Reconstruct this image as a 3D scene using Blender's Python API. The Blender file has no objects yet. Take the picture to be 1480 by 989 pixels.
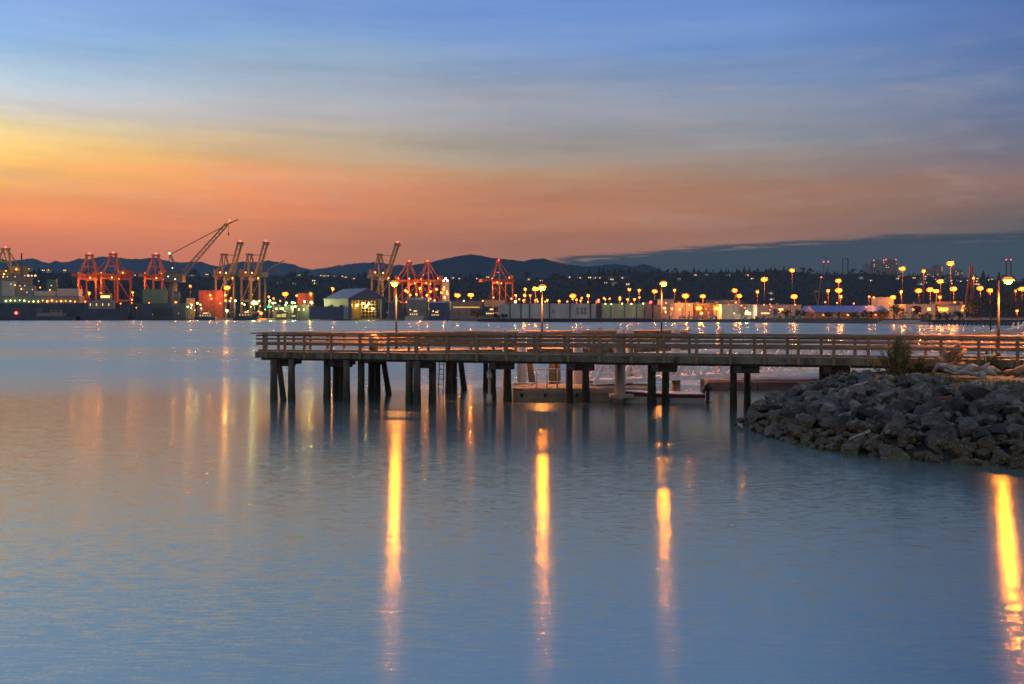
import bpy, bmesh, math, random
from mathutils import Vector, Matrix, noise as mnoise

R = math.radians
scene = bpy.context.scene
COL = scene.collection
rnd = random.Random(7)

# ------------------------------------------------------------------ camera
F, CX, HY, H = 1440.0, 740.0, 459.0, 4.45     # survey constants of the viewpoint: focal in px, axis, horizon, eye height

def at(px, py, Y):
    return Vector(((px - CX) * Y / F, Y, H - (py - HY) * Y / F))

def X_of(px, Y):
    return (px - CX) * Y / F

def Z_of(py, Y):
    return H - (py - HY) * Y / F

cam_d = bpy.data.cameras.new('camera')
cam = bpy.data.objects.new('camera', cam_d)
COL.objects.link(cam)
cam.location = (0, 0, H)
cam.rotation_euler = (R(90), 0, 0)
cam_d.sensor_width = 36
cam_d.lens = 36 * F / 1480
cam_d.shift_y = -(494.5 - HY) / 1480
cam_d.clip_start = 0.1
cam_d.clip_end = 60000
scene.camera = cam

# ------------------------------------------------------------------ render + world
scene.view_settings.view_transform = 'Standard'
scene.view_settings.look = 'None'
scene.view_settings.gamma = 1
scene.view_settings.exposure = 0.12
scene.render.engine = 'CYCLES'
cy = scene.cycles
cy.use_denoising = True
cy.max_bounces = 6
cy.diffuse_bounces = 2
cy.glossy_bounces = 3
cy.transmission_bounces = 3
cy.volume_bounces = 0
cy.caustics_reflective = False
cy.caustics_refractive = False
cy.sample_clamp_indirect = 4
cy.use_light_tree = True
scene.render.filter_size = 1.6 if hasattr(scene.render, 'filter_size') else 1.5

def lin(c):
    return tuple(((v / 255) / 12.92 if v / 255 <= 0.04045 else ((v / 255 + 0.055) / 1.055) ** 2.4) for v in c)

class NT:
    """small helper for writing node trees"""
    def __init__(s, tree):
        s.t = tree; s.n = tree.nodes; s.l = tree.links
    def node(s, typ, **kw):
        n = s.n.new(typ)
        for k, v in kw.items():
            if k.startswith('i_'):
                n.inputs[k[2:].replace('_', ' ')].default_value = v
            else:
                setattr(n, k, v)
        return n
    def link(s, a, b):
        s.l.new(a, b)
    def put(s, sock, v):
        if isinstance(v, bpy.types.NodeSocket):
            s.l.new(v, sock)
        else:
            sock.default_value = v
    def math(s, op, a, b=0.0, c=None, clamp=False):
        n = s.n.new('ShaderNodeMath'); n.operation = op; n.use_clamp = clamp
        s.put(n.inputs[0], a); s.put(n.inputs[1], b)
        if c is not None: s.put(n.inputs[2], c)
        return n.outputs[0]
    def rng(s, v, a, b, c=0.0, d=1.0, smooth=True):
        n = s.n.new('ShaderNodeMapRange'); n.clamp = True
        n.interpolation_type = 'SMOOTHSTEP' if smooth else 'LINEAR'
        s.put(n.inputs[0], v)
        for i, x in enumerate((a, b, c, d)): s.put(n.inputs[i + 1], x)
        return n.outputs[0]
    def mix(s, f, a, b, blend='MIX'):
        n = s.n.new('ShaderNodeMix'); n.data_type = 'RGBA'; n.blend_type = blend
        s.put(n.inputs[0], f)
        for i, x in ((6, a), (7, b)):
            if isinstance(x, tuple) and len(x) == 3: x = (*x, 1)
            s.put(n.inputs[i], x)
        return n.outputs[2]
    def ramp(s, v, stops, interp='LINEAR'):
        n = s.n.new('ShaderNodeValToRGB'); r = n.color_ramp; r.interpolation = interp
        while len(r.elements) > 1: r.elements.remove(r.elements[-1])
        for i, (p, c) in enumerate(stops):
            e = r.elements[0] if i == 0 else r.elements.new(p)
            e.position = p
            if not isinstance(c, tuple): c = (c, c, c)
            e.color = (*c, 1)
        s.put(n.inputs[0], v)
        return n.outputs[0]
    def noise(s, vec, scale, detail=3, rough=0.5, typ=None):
        n = s.n.new('ShaderNodeTexNoise')
        n.inputs['Scale'].default_value = scale; n.inputs['Detail'].default_value = detail
        n.inputs['Roughness'].default_value = rough
        if vec is not None: s.put(n.inputs['Vector'], vec)
        return n
    def comb(s, x, y, z):
        n = s.n.new('ShaderNodeCombineXYZ')
        for i, v in enumerate((x, y, z)): s.put(n.inputs[i], v)
        return n.outputs[0]

# dusk sky: colours by elevation at five azimuths (sunset left of the view), sky behind the viewer and overhead brightened to fill the foreground
SKY = {
 -27.2: [(384,(205,108,80)),(350,(226,120,80)),(320,(240,132,84)),(285,(248,152,88)),(250,(254,184,98)),(220,(255,206,118)),(180,(238,212,165)),(140,(205,203,212)),(100,(168,196,228)),(50,(138,178,232)),(0,(130,163,228))],
 -14.4: [(384,(192,106,78)),(340,(214,122,82)),(300,(236,137,90)),(270,(230,144,96)),(235,(214,165,118)),(200,(196,176,152)),(165,(178,172,178)),(130,(168,174,192)),(90,(146,170,202)),(50,(126,160,212)),(0,(115,148,212))],
 0.0: [(384,(158,97,78)),(360,(170,102,76)),(320,(184,114,82)),(280,(186,122,88)),(250,(172,136,108)),(220,(162,146,136)),(180,(152,149,158)),(140,(142,150,176)),(100,(130,150,188)),(60,(114,145,206)),(0,(104,139,210))],
 14.4: [(384,(150,98,80)),(330,(152,102,84)),(300,(158,110,87)),(265,(160,116,92)),(240,(146,126,118)),(200,(140,138,148)),(150,(130,140,168)),(100,(117,140,186)),(60,(104,137,198)),(0,(99,133,205))],
 27.2: [(384,(88,78,82)),(330,(88,79,84)),(310,(102,86,86)),(280,(122,94,88)),(255,(134,102,96)),(220,(112,108,128)),(180,(101,110,145)),(120,(92,114,160)),(60,(80,109,170)),(0,(74,104,170))],
}
world = bpy.data.worlds.new('World')
scene.world = world
world.use_nodes = True
w = NT(world.node_tree)
w.n.clear()
tc = w.node('ShaderNodeTexCoord')
sep = w.node('ShaderNodeSeparateXYZ'); w.link(tc.outputs['Generated'], sep.inputs[0])
az = w.math('MULTIPLY', w.math('ARCTAN2', sep.outputs[0], sep.outputs[1]), 180 / math.pi)
el = w.math('MULTIPLY', w.math('ARCSINE', sep.outputs[2]), 180 / math.pi)
streak = w.noise(w.comb(w.math('MULTIPLY', az, 0.055), w.math('MULTIPLY', el, 0.55), 0.3), 1.0, 4, 0.55)
streak_v = w.math('SUBTRACT', streak.outputs[0], 0.5)
amp = w.rng(el, 2.0, 9.0, 0.5, 2.6)
el_w = w.math('ADD', el, w.math('MULTIPLY', streak_v, amp))
el_p = w.math('DIVIDE', el_w, 60.0, clamp=True)
cols = []
for a, st in SKY.items():
    stops = []
    for y, c in st:
        e = math.degrees(math.atan((HY - y) / F * math.cos(R(a))))
        stops.append((e / 60, lin(c)))
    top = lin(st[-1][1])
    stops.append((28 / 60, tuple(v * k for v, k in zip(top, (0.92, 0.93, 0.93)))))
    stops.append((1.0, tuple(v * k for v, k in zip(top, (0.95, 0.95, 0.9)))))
    cols.append((a, w.ramp(el_p, stops)))
c = cols[0][1]
for (a0, _), (a1, c1) in zip(cols, cols[1:]):
    c = w.mix(w.rng(az, a0, a1, smooth=False), c, c1)
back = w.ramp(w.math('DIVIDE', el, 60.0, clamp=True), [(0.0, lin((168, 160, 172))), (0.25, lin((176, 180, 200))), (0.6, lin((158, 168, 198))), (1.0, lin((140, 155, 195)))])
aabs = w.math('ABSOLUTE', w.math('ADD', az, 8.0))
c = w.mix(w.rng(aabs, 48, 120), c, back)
# soft horizontal streaks of thin cloud
st2 = w.noise(w.comb(w.math('MULTIPLY', az, 0.045), w.math('MULTIPLY', el, 0.55), 4.0), 1.0, 6, 0.62)
c = w.mix(1.0, c, w.ramp(st2.outputs[0], [(0.3, (0.85, 0.87, 0.91)), (0.5, (1.01, 1.01, 1.01)), (0.72, (1.17, 1.12, 1.07))]), 'MULTIPLY')
# faint mottled veil, finer and more broken
st3 = w.noise(w.comb(w.math('MULTIPLY', az, 0.14), w.math('MULTIPLY', w.math('ADD', el, w.math('MULTIPLY', az, 0.03)), 0.75), 14.0), 1.0, 6, 0.65)
veil = w.math('MULTIPLY', w.rng(st3.outputs[0], 0.46, 0.72), w.math('MULTIPLY', w.rng(el, 2.5, 7), w.rng(el, 12, 17, 1, 0)))
c = w.mix(w.math('MULTIPLY', veil, 0.42), c, w.mix(0.5, c, lin((176, 160, 160))))
# low bank of dark cloud over the horizon on the right
edge = w.math('MULTIPLY', w.ramp(w.math('DIVIDE', w.math('ADD', az, 10), 60, clamp=True), [(0.1, 0.05), (0.165, 0.20), (0.205, 0.325), (0.25, 0.36), (0.335, 0.402), (0.46, 0.438), (0.62, 0.452), (1.0, 0.40)]), 10.0)
cn = w.noise(w.comb(w.math('MULTIPLY', az, 0.22), w.math('MULTIPLY', el, 2.6), 1.7), 1.0, 5, 0.6)
cnv = w.math('SUBTRACT', cn.outputs[0], 0.5)
d_edge = w.math('ADD', w.math('SUBTRACT', edge, el), w.math('MULTIPLY', cnv, 1.05))
bank = w.rng(d_edge, -0.12, 0.26)
bank = w.math('MULTIPLY', bank, w.rng(aabs, 60, 90, 1.0, 0.0))
bank_c = w.ramp(w.math('DIVIDE', el, 6.0, clamp=True), [(0.0, lin((46, 52, 62))), (0.45, lin((42, 50, 62))), (0.8, lin((48, 52, 64)))])
rift = w.math('MULTIPLY', w.rng(w.math('ABSOLUTE', w.math('SUBTRACT', d_edge, 0.34)), 0.02, 0.12, 1.0, 0.0), w.rng(cnv, -0.02, 0.10))
bank_c = w.mix(w.math('MULTIPLY', rift, 0.5), bank_c, lin((158, 116, 100)))
c = w.mix(bank, c, bank_c)
# small wisps above the bank
wn = w.noise(w.comb(w.math('MULTIPLY', az, 0.16), w.math('MULTIPLY', el, 2.2), 9.3), 1.0, 4, 0.5)
wisp = w.math('MULTIPLY', w.rng(wn.outputs[0], 0.60, 0.72), w.math('MULTIPLY', w.rng(d_edge, -0.9, -0.1), w.rng(az, 3, 9)))
c = w.mix(w.math('MULTIPLY', wisp, 0.6), c, lin((92, 80, 82)))
# the low sky is seen through kilometres of evening air: a little brighter and warmer behind it
c = w.mix(1.0, c, w.ramp(w.math('DIVIDE', el, 12.0, clamp=True), [(0.0, (1.16, 1.19, 0.58)), (0.25, (1.13, 1.16, 0.71)), (0.6, (1.08, 1.10, 0.96)), (1.0, (1.12, 1.10, 0.97))]), 'MULTIPLY')
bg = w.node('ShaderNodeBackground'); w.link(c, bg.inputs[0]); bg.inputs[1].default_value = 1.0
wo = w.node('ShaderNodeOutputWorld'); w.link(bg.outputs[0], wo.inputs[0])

# ------------------------------------------------------------------ materials
def new_mat(name):
    m = bpy.data.materials.new(name); m.use_nodes = True
    t = NT(m.node_tree)
    b = t.n['Principled BSDF']
    return m, t, b

def surf(name, col, rough=0.7, var=0.25, scale=1.0, stretch=(1, 1, 1), bump=0.0, bscale=None, metal=0.0, col2=None, rnd_amt=0.0, spec=0.3):
    """a surface with procedural variation of colour and relief"""
    m, t, b = new_mat(name)
    tcn = t.node('ShaderNodeTexCoord')
    mp = t.node('ShaderNodeMapping'); t.link(tcn.outputs['Object'], mp.inputs[0]); mp.inputs['Scale'].default_value = stretch
    n = t.noise(mp.outputs[0], scale, 5, 0.6)
    lo = tuple(max(0, v * (1 - var)) for v in col)
    hi = tuple(v * (1 + var) for v in (col2 or col))
    cc = t.ramp(n.outputs[0], [(0.28, lo), (0.72, hi)])
    if rnd_amt:
        oi = t.node('ShaderNodeObjectInfo')
        k = t.rng(oi.outputs['Random'], 0, 1, 1 - rnd_amt, 1 + rnd_amt, smooth=False)
        cc = t.mix(1.0, cc, t.comb(k, k, k), 'MULTIPLY')
    t.link(cc, b.inputs['Base Color'])
    b.inputs['Roughness'].default_value = rough
    b.inputs['Metallic'].default_value = metal
    b.inputs['Specular IOR Level'].default_value = spec
    if bump:
        n2 = t.noise(mp.outputs[0], bscale or scale * 3, 6, 0.6)
        bp = t.node('ShaderNodeBump'); bp.inputs['Strength'].default_value = bump; bp.inputs['Distance'].default_value = 0.05
        t.link(n2.outputs[0], bp.inputs['Height']); t.link(bp.outputs[0], b.inputs['Normal'])
    return m

def glow(name, col, strength):
    m, t, b = new_mat(name)
    b.inputs['Base Color'].default_value = (*[min(1, v) for v in col], 1)
    b.inputs['Emission Color'].default_value = (*col, 1)
    b.inputs['Emission Strength'].default_value = strength
    return m

SODIUM = (1.0, 0.20, 0.0022)
M = dict(
    deck=surf('weathered_deck_wood', (0.20, 0.15, 0.11), 0.8, 0.35, 2.0, (1, 6, 1), 0.5),
    rail=surf('weathered_rail_wood', (0.20, 0.13, 0.085), 0.8, 0.35, 3.0, (1, 1, 5), 0.5),
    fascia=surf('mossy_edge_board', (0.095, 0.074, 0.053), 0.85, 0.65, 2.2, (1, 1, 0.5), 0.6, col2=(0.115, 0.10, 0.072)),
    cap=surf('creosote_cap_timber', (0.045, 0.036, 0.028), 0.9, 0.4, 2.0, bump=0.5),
    steel_dark=surf('dark_painted_steel', (0.05, 0.05, 0.055), 0.5, 0.2, 2.0),
    pole=surf('brown_lamp_pole', (0.035, 0.026, 0.02), 0.5, 0.2, 2.0),
    white_metal=surf('pale_aluminium', (0.74, 0.68, 0.65), 0.45, 0.2, 2.0),
    cone=surf('white_cap_plastic', (0.62, 0.52, 0.50), 0.5, 0.12, 3.0),
    concrete=surf('float_concrete', (0.33, 0.26, 0.19), 0.85, 0.35, 2.0, bump=0.3),
    float_dark=surf('breakwater_concrete', (0.14, 0.12, 0.13), 0.85, 0.35, 1.0),
    steel_pile=surf('galvanised_pile', (0.46, 0.37, 0.30), 0.6, 0.25, 1.5, (1, 1, 0.3)),
    red_paint=surf('red_hull_paint', (0.14, 0.022, 0.025), 0.35, 0.1, 3.0),
    white_paint=surf('white_hull_paint', (0.60, 0.58, 0.58), 0.35, 0.1, 3.0),
    black=surf('black_rubber', (0.02, 0.02, 0.022), 0.5, 0.2, 4.0),
    drift=surf('bleached_driftwood', (0.22, 0.18, 0.14), 0.9, 0.45, 3.0, (0.5, 9, 9), 1.0, col2=(0.40, 0.36, 0.32)),
    root=surf('brown_driftwood', (0.26, 0.15, 0.09), 0.9, 0.35, 4.0, (1, 4, 4), 0.7),
    rust=surf('rusty_timber', (0.10, 0.035, 0.025), 0.8, 0.3, 4.0),
    leaf_a=surf('olive_leaf', (0.135, 0.12, 0.042), 0.7, 0.4, 6.0),
    leaf_b=surf('yellow_green_leaf', (0.11, 0.12, 0.035), 0.7, 0.4, 6.0),
    leaf_c=surf('dark_leaf', (0.045, 0.055, 0.025), 0.8, 0.4, 3.0),
    leaf_r=surf('rust_leaf', (0.20, 0.09, 0.03), 0.7, 0.3, 6.0),
    conifer=surf('conifer_needles', (0.022, 0.028, 0.022), 0.9, 0.4, 0.5),
    bark=surf('bark', (0.06, 0.045, 0.035), 0.9, 0.3, 2.0),
    crane_red=surf('crane_red_paint', (0.42, 0.10, 0.04), 0.5, 0.2, 0.1),
    crane_white=surf('crane_pale_paint', (0.13, 0.10, 0.08), 0.5, 0.2, 0.1),
    crane_dark=surf('crane_dark_paint', (0.075, 0.07, 0.075), 0.6, 0.2, 0.1),
    crane_yellow=surf('crane_yellow_paint', (0.42, 0.27, 0.07), 0.5, 0.2, 0.1),
    grey_panel=surf('dock_wall_grey_panel', (0.34, 0.34, 0.33), 0.7, 0.25, 0.12, (1, 1, 0.4)),
    green_panel=surf('dock_wall_green_panel', (0.30, 0.34, 0.22), 0.7, 0.3, 0.15, (1, 1, 0.5)),
    navy_panel=surf('navy_cladding', (0.05, 0.07, 0.13), 0.6, 0.2, 0.2),
    pale_panel=surf('pale_cladding', (0.24, 0.24, 0.22), 0.6, 0.2, 0.2, (6, 6, 0.2)),
    blue_roof=surf('blue_metal_roof', (0.10, 0.14, 0.33), 0.5, 0.15, 0.3),
    slate_roof=surf('slate_blue_roof', (0.13, 0.145, 0.18), 0.5, 0.15, 0.3),
    white_wall=surf('white_wall', (0.38, 0.34, 0.28), 0.7, 0.15, 0.1),
    pink_wall=surf('pinkish_wall', (0.45, 0.34, 0.28), 0.7, 0.15, 0.1),
    tower_grey=surf('dim_concrete', (0.17, 0.16, 0.16), 0.8, 0.2, 0.1),
    brown_wall=surf('brown_wall', (0.17, 0.13, 0.12), 0.7, 0.2, 0.1),
    orange_wall=surf('orange_wall', (0.45, 0.17, 0.07), 0.7, 0.2, 0.1),
    hull_dark=surf('dark_ship_hull', (0.035, 0.045, 0.065), 0.6, 0.3, 0.1),
    hull_grey=surf('grey_ship_steel', (0.17, 0.165, 0.14), 0.6, 0.25, 0.15),
    quay=surf('quay_timber', (0.035, 0.035, 0.04), 0.9, 0.4, 0.3),
    cont_green=surf('green_container', (0.07, 0.13, 0.10), 0.6, 0.2, 0.2),
    cont_red=surf('red_container', (0.20, 0.05, 0.035), 0.6, 0.2, 0.2),
    cont_orange=surf('tan_container', (0.38, 0.20, 0.09), 0.6, 0.2, 0.2),
    cont_blue=surf('blue_container', (0.06, 0.08, 0.14), 0.6, 0.2, 0.2),
    sand=surf('beach_sand', (0.26, 0.18, 0.12), 0.95, 0.25, 0.05),
    land=surf('shore_ground', (0.055, 0.05, 0.042), 0.95, 0.4, 0.03),
    soil=surf('sandy_soil', (0.17, 0.13, 0.095), 0.95, 0.45, 1.2, bump=0.8, bscale=9, col2=(0.17, 0.15, 0.11)),
    hill=surf('wooded_hillside', (0.018, 0.022, 0.020), 1.0, 0.4, 0.01, spec=0.05),
    mountain=surf('forested_mountain', (0.020, 0.028, 0.034), 1.0, 0.3, 0.002, spec=0.0),
    sodium=glow('sodium_lamp', (1.0, 0.18, 0.03), 6.0),
    lens=glow('sodium_halo', (1.0, 0.19, 0.014), 1.1),  # halo round the far lamps, made as a dim glowing solid
    halo_m=glow('mercury_halo', (0.55, 0.7, 0.15), 0.5),
    halo_w=glow('white_halo', (0.9, 0.7, 0.35), 0.5),
    sodium_soft=glow('sodium_lamp_small', (1.0, 0.26, 0.03), 9.0),
    sodium_near=glow('sodium_pier_lamp', (1.0, 0.27, 0.0016), 560.0),
    amber=glow('amber_halo', (1.0, 0.24, 0.02), 0.85),  # glow around the pier lamp globes, put into a solid surface
    mercury=glow('mercury_lamp', (0.80, 0.95, 0.24), 5.0),
    white_lamp=glow('white_lamp', (1.0, 0.88, 0.55), 7.0),
    red_lamp=glow('red_beacon', (1.0, 0.05, 0.04), 9.0),
    window=glow('lit_window', (1.0, 0.55, 0.16), 1.6),
    window_w=glow('lit_window_white', (1.0, 0.74, 0.36), 1.1),
    window_y=glow('lit_hall_interior', (0.95, 0.66, 0.12), 0.45),
    teal=glow('green_sign', (0.05, 1.0, 0.55), 1.5),
)

# pile wood: dark creosote, darker green growth below the tide line
def pile_mat():
    m, t, b = new_mat('creosote_pile')
    g = t.node('ShaderNodeNewGeometry'); s = t.node('ShaderNodeSeparateXYZ'); t.link(g.outputs['Position'], s.inputs[0])
    mp = t.node('ShaderNodeMapping'); t.link(g.outputs['Position'], mp.inputs[0]); mp.inputs['Scale'].default_value = (6, 6, 0.8)
    n = t.noise(mp.outputs[0], 1.0, 5, 0.65)
    wood = t.ramp(n.outputs[0], [(0.3, (0.022, 0.016, 0.012)), (0.55, (0.060, 0.043, 0.032)), (0.75, (0.13, 0.10, 0.08))])
    weed = t.ramp(n.outputs[0], [(0.3, (0.010, 0.013, 0.009)), (0.7, (0.030, 0.036, 0.020))])
    z = t.math('ADD', s.outputs[2], t.math('MULTIPLY', t.math('SUBTRACT', n.outputs[0], 0.5), 0.5))
    t.link(t.mix(t.rng(z, 0.75, 1.25), weed, wood), b.inputs['Base Color'])
    b.inputs['Roughness'].default_value = 0.8
    bp = t.node('ShaderNodeBump'); bp.inputs['Strength'].default_value = 0.6; bp.inputs['Distance'].default_value = 0.04
    t.link(n.outputs[0], bp.inputs['Height']); t.link(bp.outputs[0], b.inputs['Normal'])
    return m
M['pile'] = pile_mat()

# bank: sandy soil on top, dark wet rubble below it
def bank_mat():
    m, t, b = new_mat('bank_soil')
    g = t.node('ShaderNodeNewGeometry'); s = t.node('ShaderNodeSeparateXYZ'); t.link(g.outputs['Position'], s.inputs[0])
    n = t.noise(g.outputs['Position'], 2.2, 6, 0.65)
    soil = t.ramp(n.outputs[0], [(0.3, (0.035, 0.034, 0.02)), (0.5, (0.085, 0.068, 0.048)), (0.72, (0.13, 0.105, 0.075))])
    rub = t.ramp(n.outputs[0], [(0.3, (0.012, 0.011, 0.009)), (0.7, (0.035, 0.031, 0.025))])
    z = t.math('ADD', s.outputs[2], t.math('MULTIPLY', t.math('SUBTRACT', n.outputs[0], 0.5), 0.5))
    t.link(t.mix(t.rng(z, 1.5, 1.78), rub, soil), b.inputs['Base Color']); b.inputs['Roughness'].default_value = 0.95
    bp = t.node('ShaderNodeBump'); bp.inputs['Strength'].default_value = 0.8; bp.inputs['Distance'].default_value = 0.06
    t.link(n.outputs[0], bp.inputs['Height']); t.link(bp.outputs[0], b.inputs['Normal'])
    return m
M['soil'] = bank_mat()

# riprap: basalt grey, varied per stone, brown weed in the tidal band, a few mossy greens
def rock_mat():
    m, t, b = new_mat('riprap_basalt')
    g = t.node('ShaderNodeNewGeometry'); s = t.node('ShaderNodeSeparateXYZ'); t.link(g.outputs['Position'], s.inputs[0])
    oi = t.node('ShaderNodeObjectInfo')
    n = t.noise(g.outputs['Position'], 3.0, 6, 0.65)
    n2 = t.noise(g.outputs['Position'], 14.0, 5, 0.7)
    stone = t.ramp(n.outputs[0], [(0.28, (0.035, 0.033, 0.030)), (0.50, (0.072, 0.068, 0.060)), (0.72, (0.23, 0.21, 0.175))])
    k = t.rng(oi.outputs['Random'], 0, 1, 0.16, 1.3, smooth=False)
    stone = t.mix(1.0, stone, t.comb(k, t.math('MULTIPLY', k, 0.98), t.math('MULTIPLY', k, 0.95)), 'MULTIPLY')
    weed = t.ramp(n2.outputs[0], [(0.3, (0.014, 0.009, 0.004)), (0.55, (0.062, 0.038, 0.011)), (0.72, (0.13, 0.095, 0.035))])
    green = t.ramp(n2.outputs[0], [(0.3, (0.03, 0.05, 0.01)), (0.7, (0.10, 0.16, 0.03))])
    weed = t.mix(t.math('MULTIPLY', t.rng(n.outputs[0], 0.55, 0.62), 0.75), weed, green)
    barn = t.mix(t.rng(n2.outputs[0], 0.61, 0.68), weed, (0.30, 0.30, 0.28))
    z = t.math('ADD', s.outputs[2], t.math('MULTIPLY', t.math('SUBTRACT', n.outputs[0], 0.5), 1.1))
    t.link(t.mix(t.rng(z, 0.50, 0.85), barn, stone), b.inputs['Base Color'])
    t.link(t.rng(z, 0.2, 0.8, 0.45, 0.85), b.inputs['Roughness'])
    h = t.math('ADD', t.math('MULTIPLY', n.outputs[0], 0.6), t.math('MULTIPLY', n2.outputs[0], 0.5))
    bp = t.node('ShaderNodeBump'); bp.inputs['Strength'].default_value = 0.9; bp.inputs['Distance'].default_value = 0.12
    t.link(h, bp.inputs['Height']); t.link(bp.outputs[0], b.inputs['Normal'])
    return m
M['rock'] = rock_mat()

def water_mat():
    m, t, b = new_mat('bay_water')
    g = t.node('ShaderNodeNewGeometry'); P = g.outputs['Position']
    s = t.node('ShaderNodeSeparateXYZ'); t.link(P, s.inputs[0])
    # wind-ruffled water beyond the pier, slicker water inside, with long patches along the bay
    pn = t.noise(t.comb(t.math('MULTIPLY', s.outputs[0], 0.010), t.math('MULTIPLY', s.outputs[1], 0.045), 0.0), 1.0, 4, 0.55)
    yv = t.math('ADD', s.outputs[1], t.math('MULTIPLY', t.math('SUBTRACT', pn.outputs[0], 0.5), 40.0))
    ruffle = t.rng(yv, 44, 80)
    pn2 = t.noise(t.comb(t.math('MULTIPLY', s.outputs[0], 0.006), t.math('MULTIPLY', s.outputs[1], 0.018), 3.0), 1.0, 4, 0.6)
    pn3 = t.noise(t.comb(t.math('MULTIPLY', s.outputs[0], 0.012), t.math('MULTIPLY', s.outputs[1], 0.085), 8.0), 1.0, 4, 0.6)
    ruffle = t.math('MULTIPLY', ruffle, t.rng(pn2.outputs[0], 0.35, 0.60, 0.15, 1.0))
    ruffle = t.math('MULTIPLY', ruffle, t.rng(pn3.outputs[0], 0.36, 0.62, 0.45, 1.0))
    def wave(sx, sy, seed):
        n = t.noise(t.comb(t.math('MULTIPLY', s.outputs[0], sx), t.math('MULTIPLY', s.outputs[1], sy), seed), 1.0, 2, 0.5)
        q = t.node('ShaderNodeSeparateColor'); t.link(n.outputs['Color'], q.inputs[0])
        return t.math('SUBTRACT', q.outputs[0], 0.5), t.math('SUBTRACT', q.outputs[1], 0.5)
    a1 = t.rng(ruffle, 0, 1, WATER['fine'], WATER['fine_far'], smooth=False)
    x1, y1 = wave(26.0, 36.0, 0.0)
    x2, y2 = wave(1.2, 2.2, 7.0)
    x3, y3 = wave(2.8, 19.0, 3.0)      # long crested ripples
    sx = t.math('MULTIPLY', t.math('ADD', t.math('MULTIPLY', x1, a1), t.math('MULTIPLY', x2, WATER['mid'])), 0.62)     # crests run along the shore
    sy = t.math('MULTIPLY', t.math('ADD', t.math('MULTIPLY', y1, a1), t.math('MULTIPLY', y2, WATER['mid'])), 1.45)
    sy = t.math('ADD', sy, t.math('MULTIPLY', y3, t.rng(ruffle, 0, 1, WATER['ripple'], 0.1, smooth=False)))
    sx = t.math('ADD', sx, t.math('MULTIPLY', x3, 0.06))
    nv = t.node('ShaderNodeVectorMath', operation='NORMALIZE'); t.link(t.comb(sx, sy, 1.0), nv.inputs[0])
    t.link(nv.outputs[0], b.inputs['Normal'])
    t.link(t.rng(ruffle, 0, 1, WATER['rough'], WATER['rough_far'], smooth=False), b.inputs['Roughness'])
    b.inputs['Base Color'].default_value = (*WATER['base'], 1)
    b.inputs['IOR'].default_value = WATER['ior']
    b.inputs['Specular IOR Level'].default_value = 0.5
    b.inputs['Specular Tint'].default_value = (0.98, 1.0, 0.84, 1)
    b.inputs['Anisotropic'].default_value = 0.68
    t.link(t.comb(0.0, 1.0, 0.0), b.inputs['Tangent'])
    return m
WATER = dict(fine=0.12, fine_far=0.14, mid=0.012, ripple=0.20, rough=0.15, rough_far=0.38, base=(0.05, 0.080, 0.070), ior=6.5)
M['water'] = water_mat()

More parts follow.
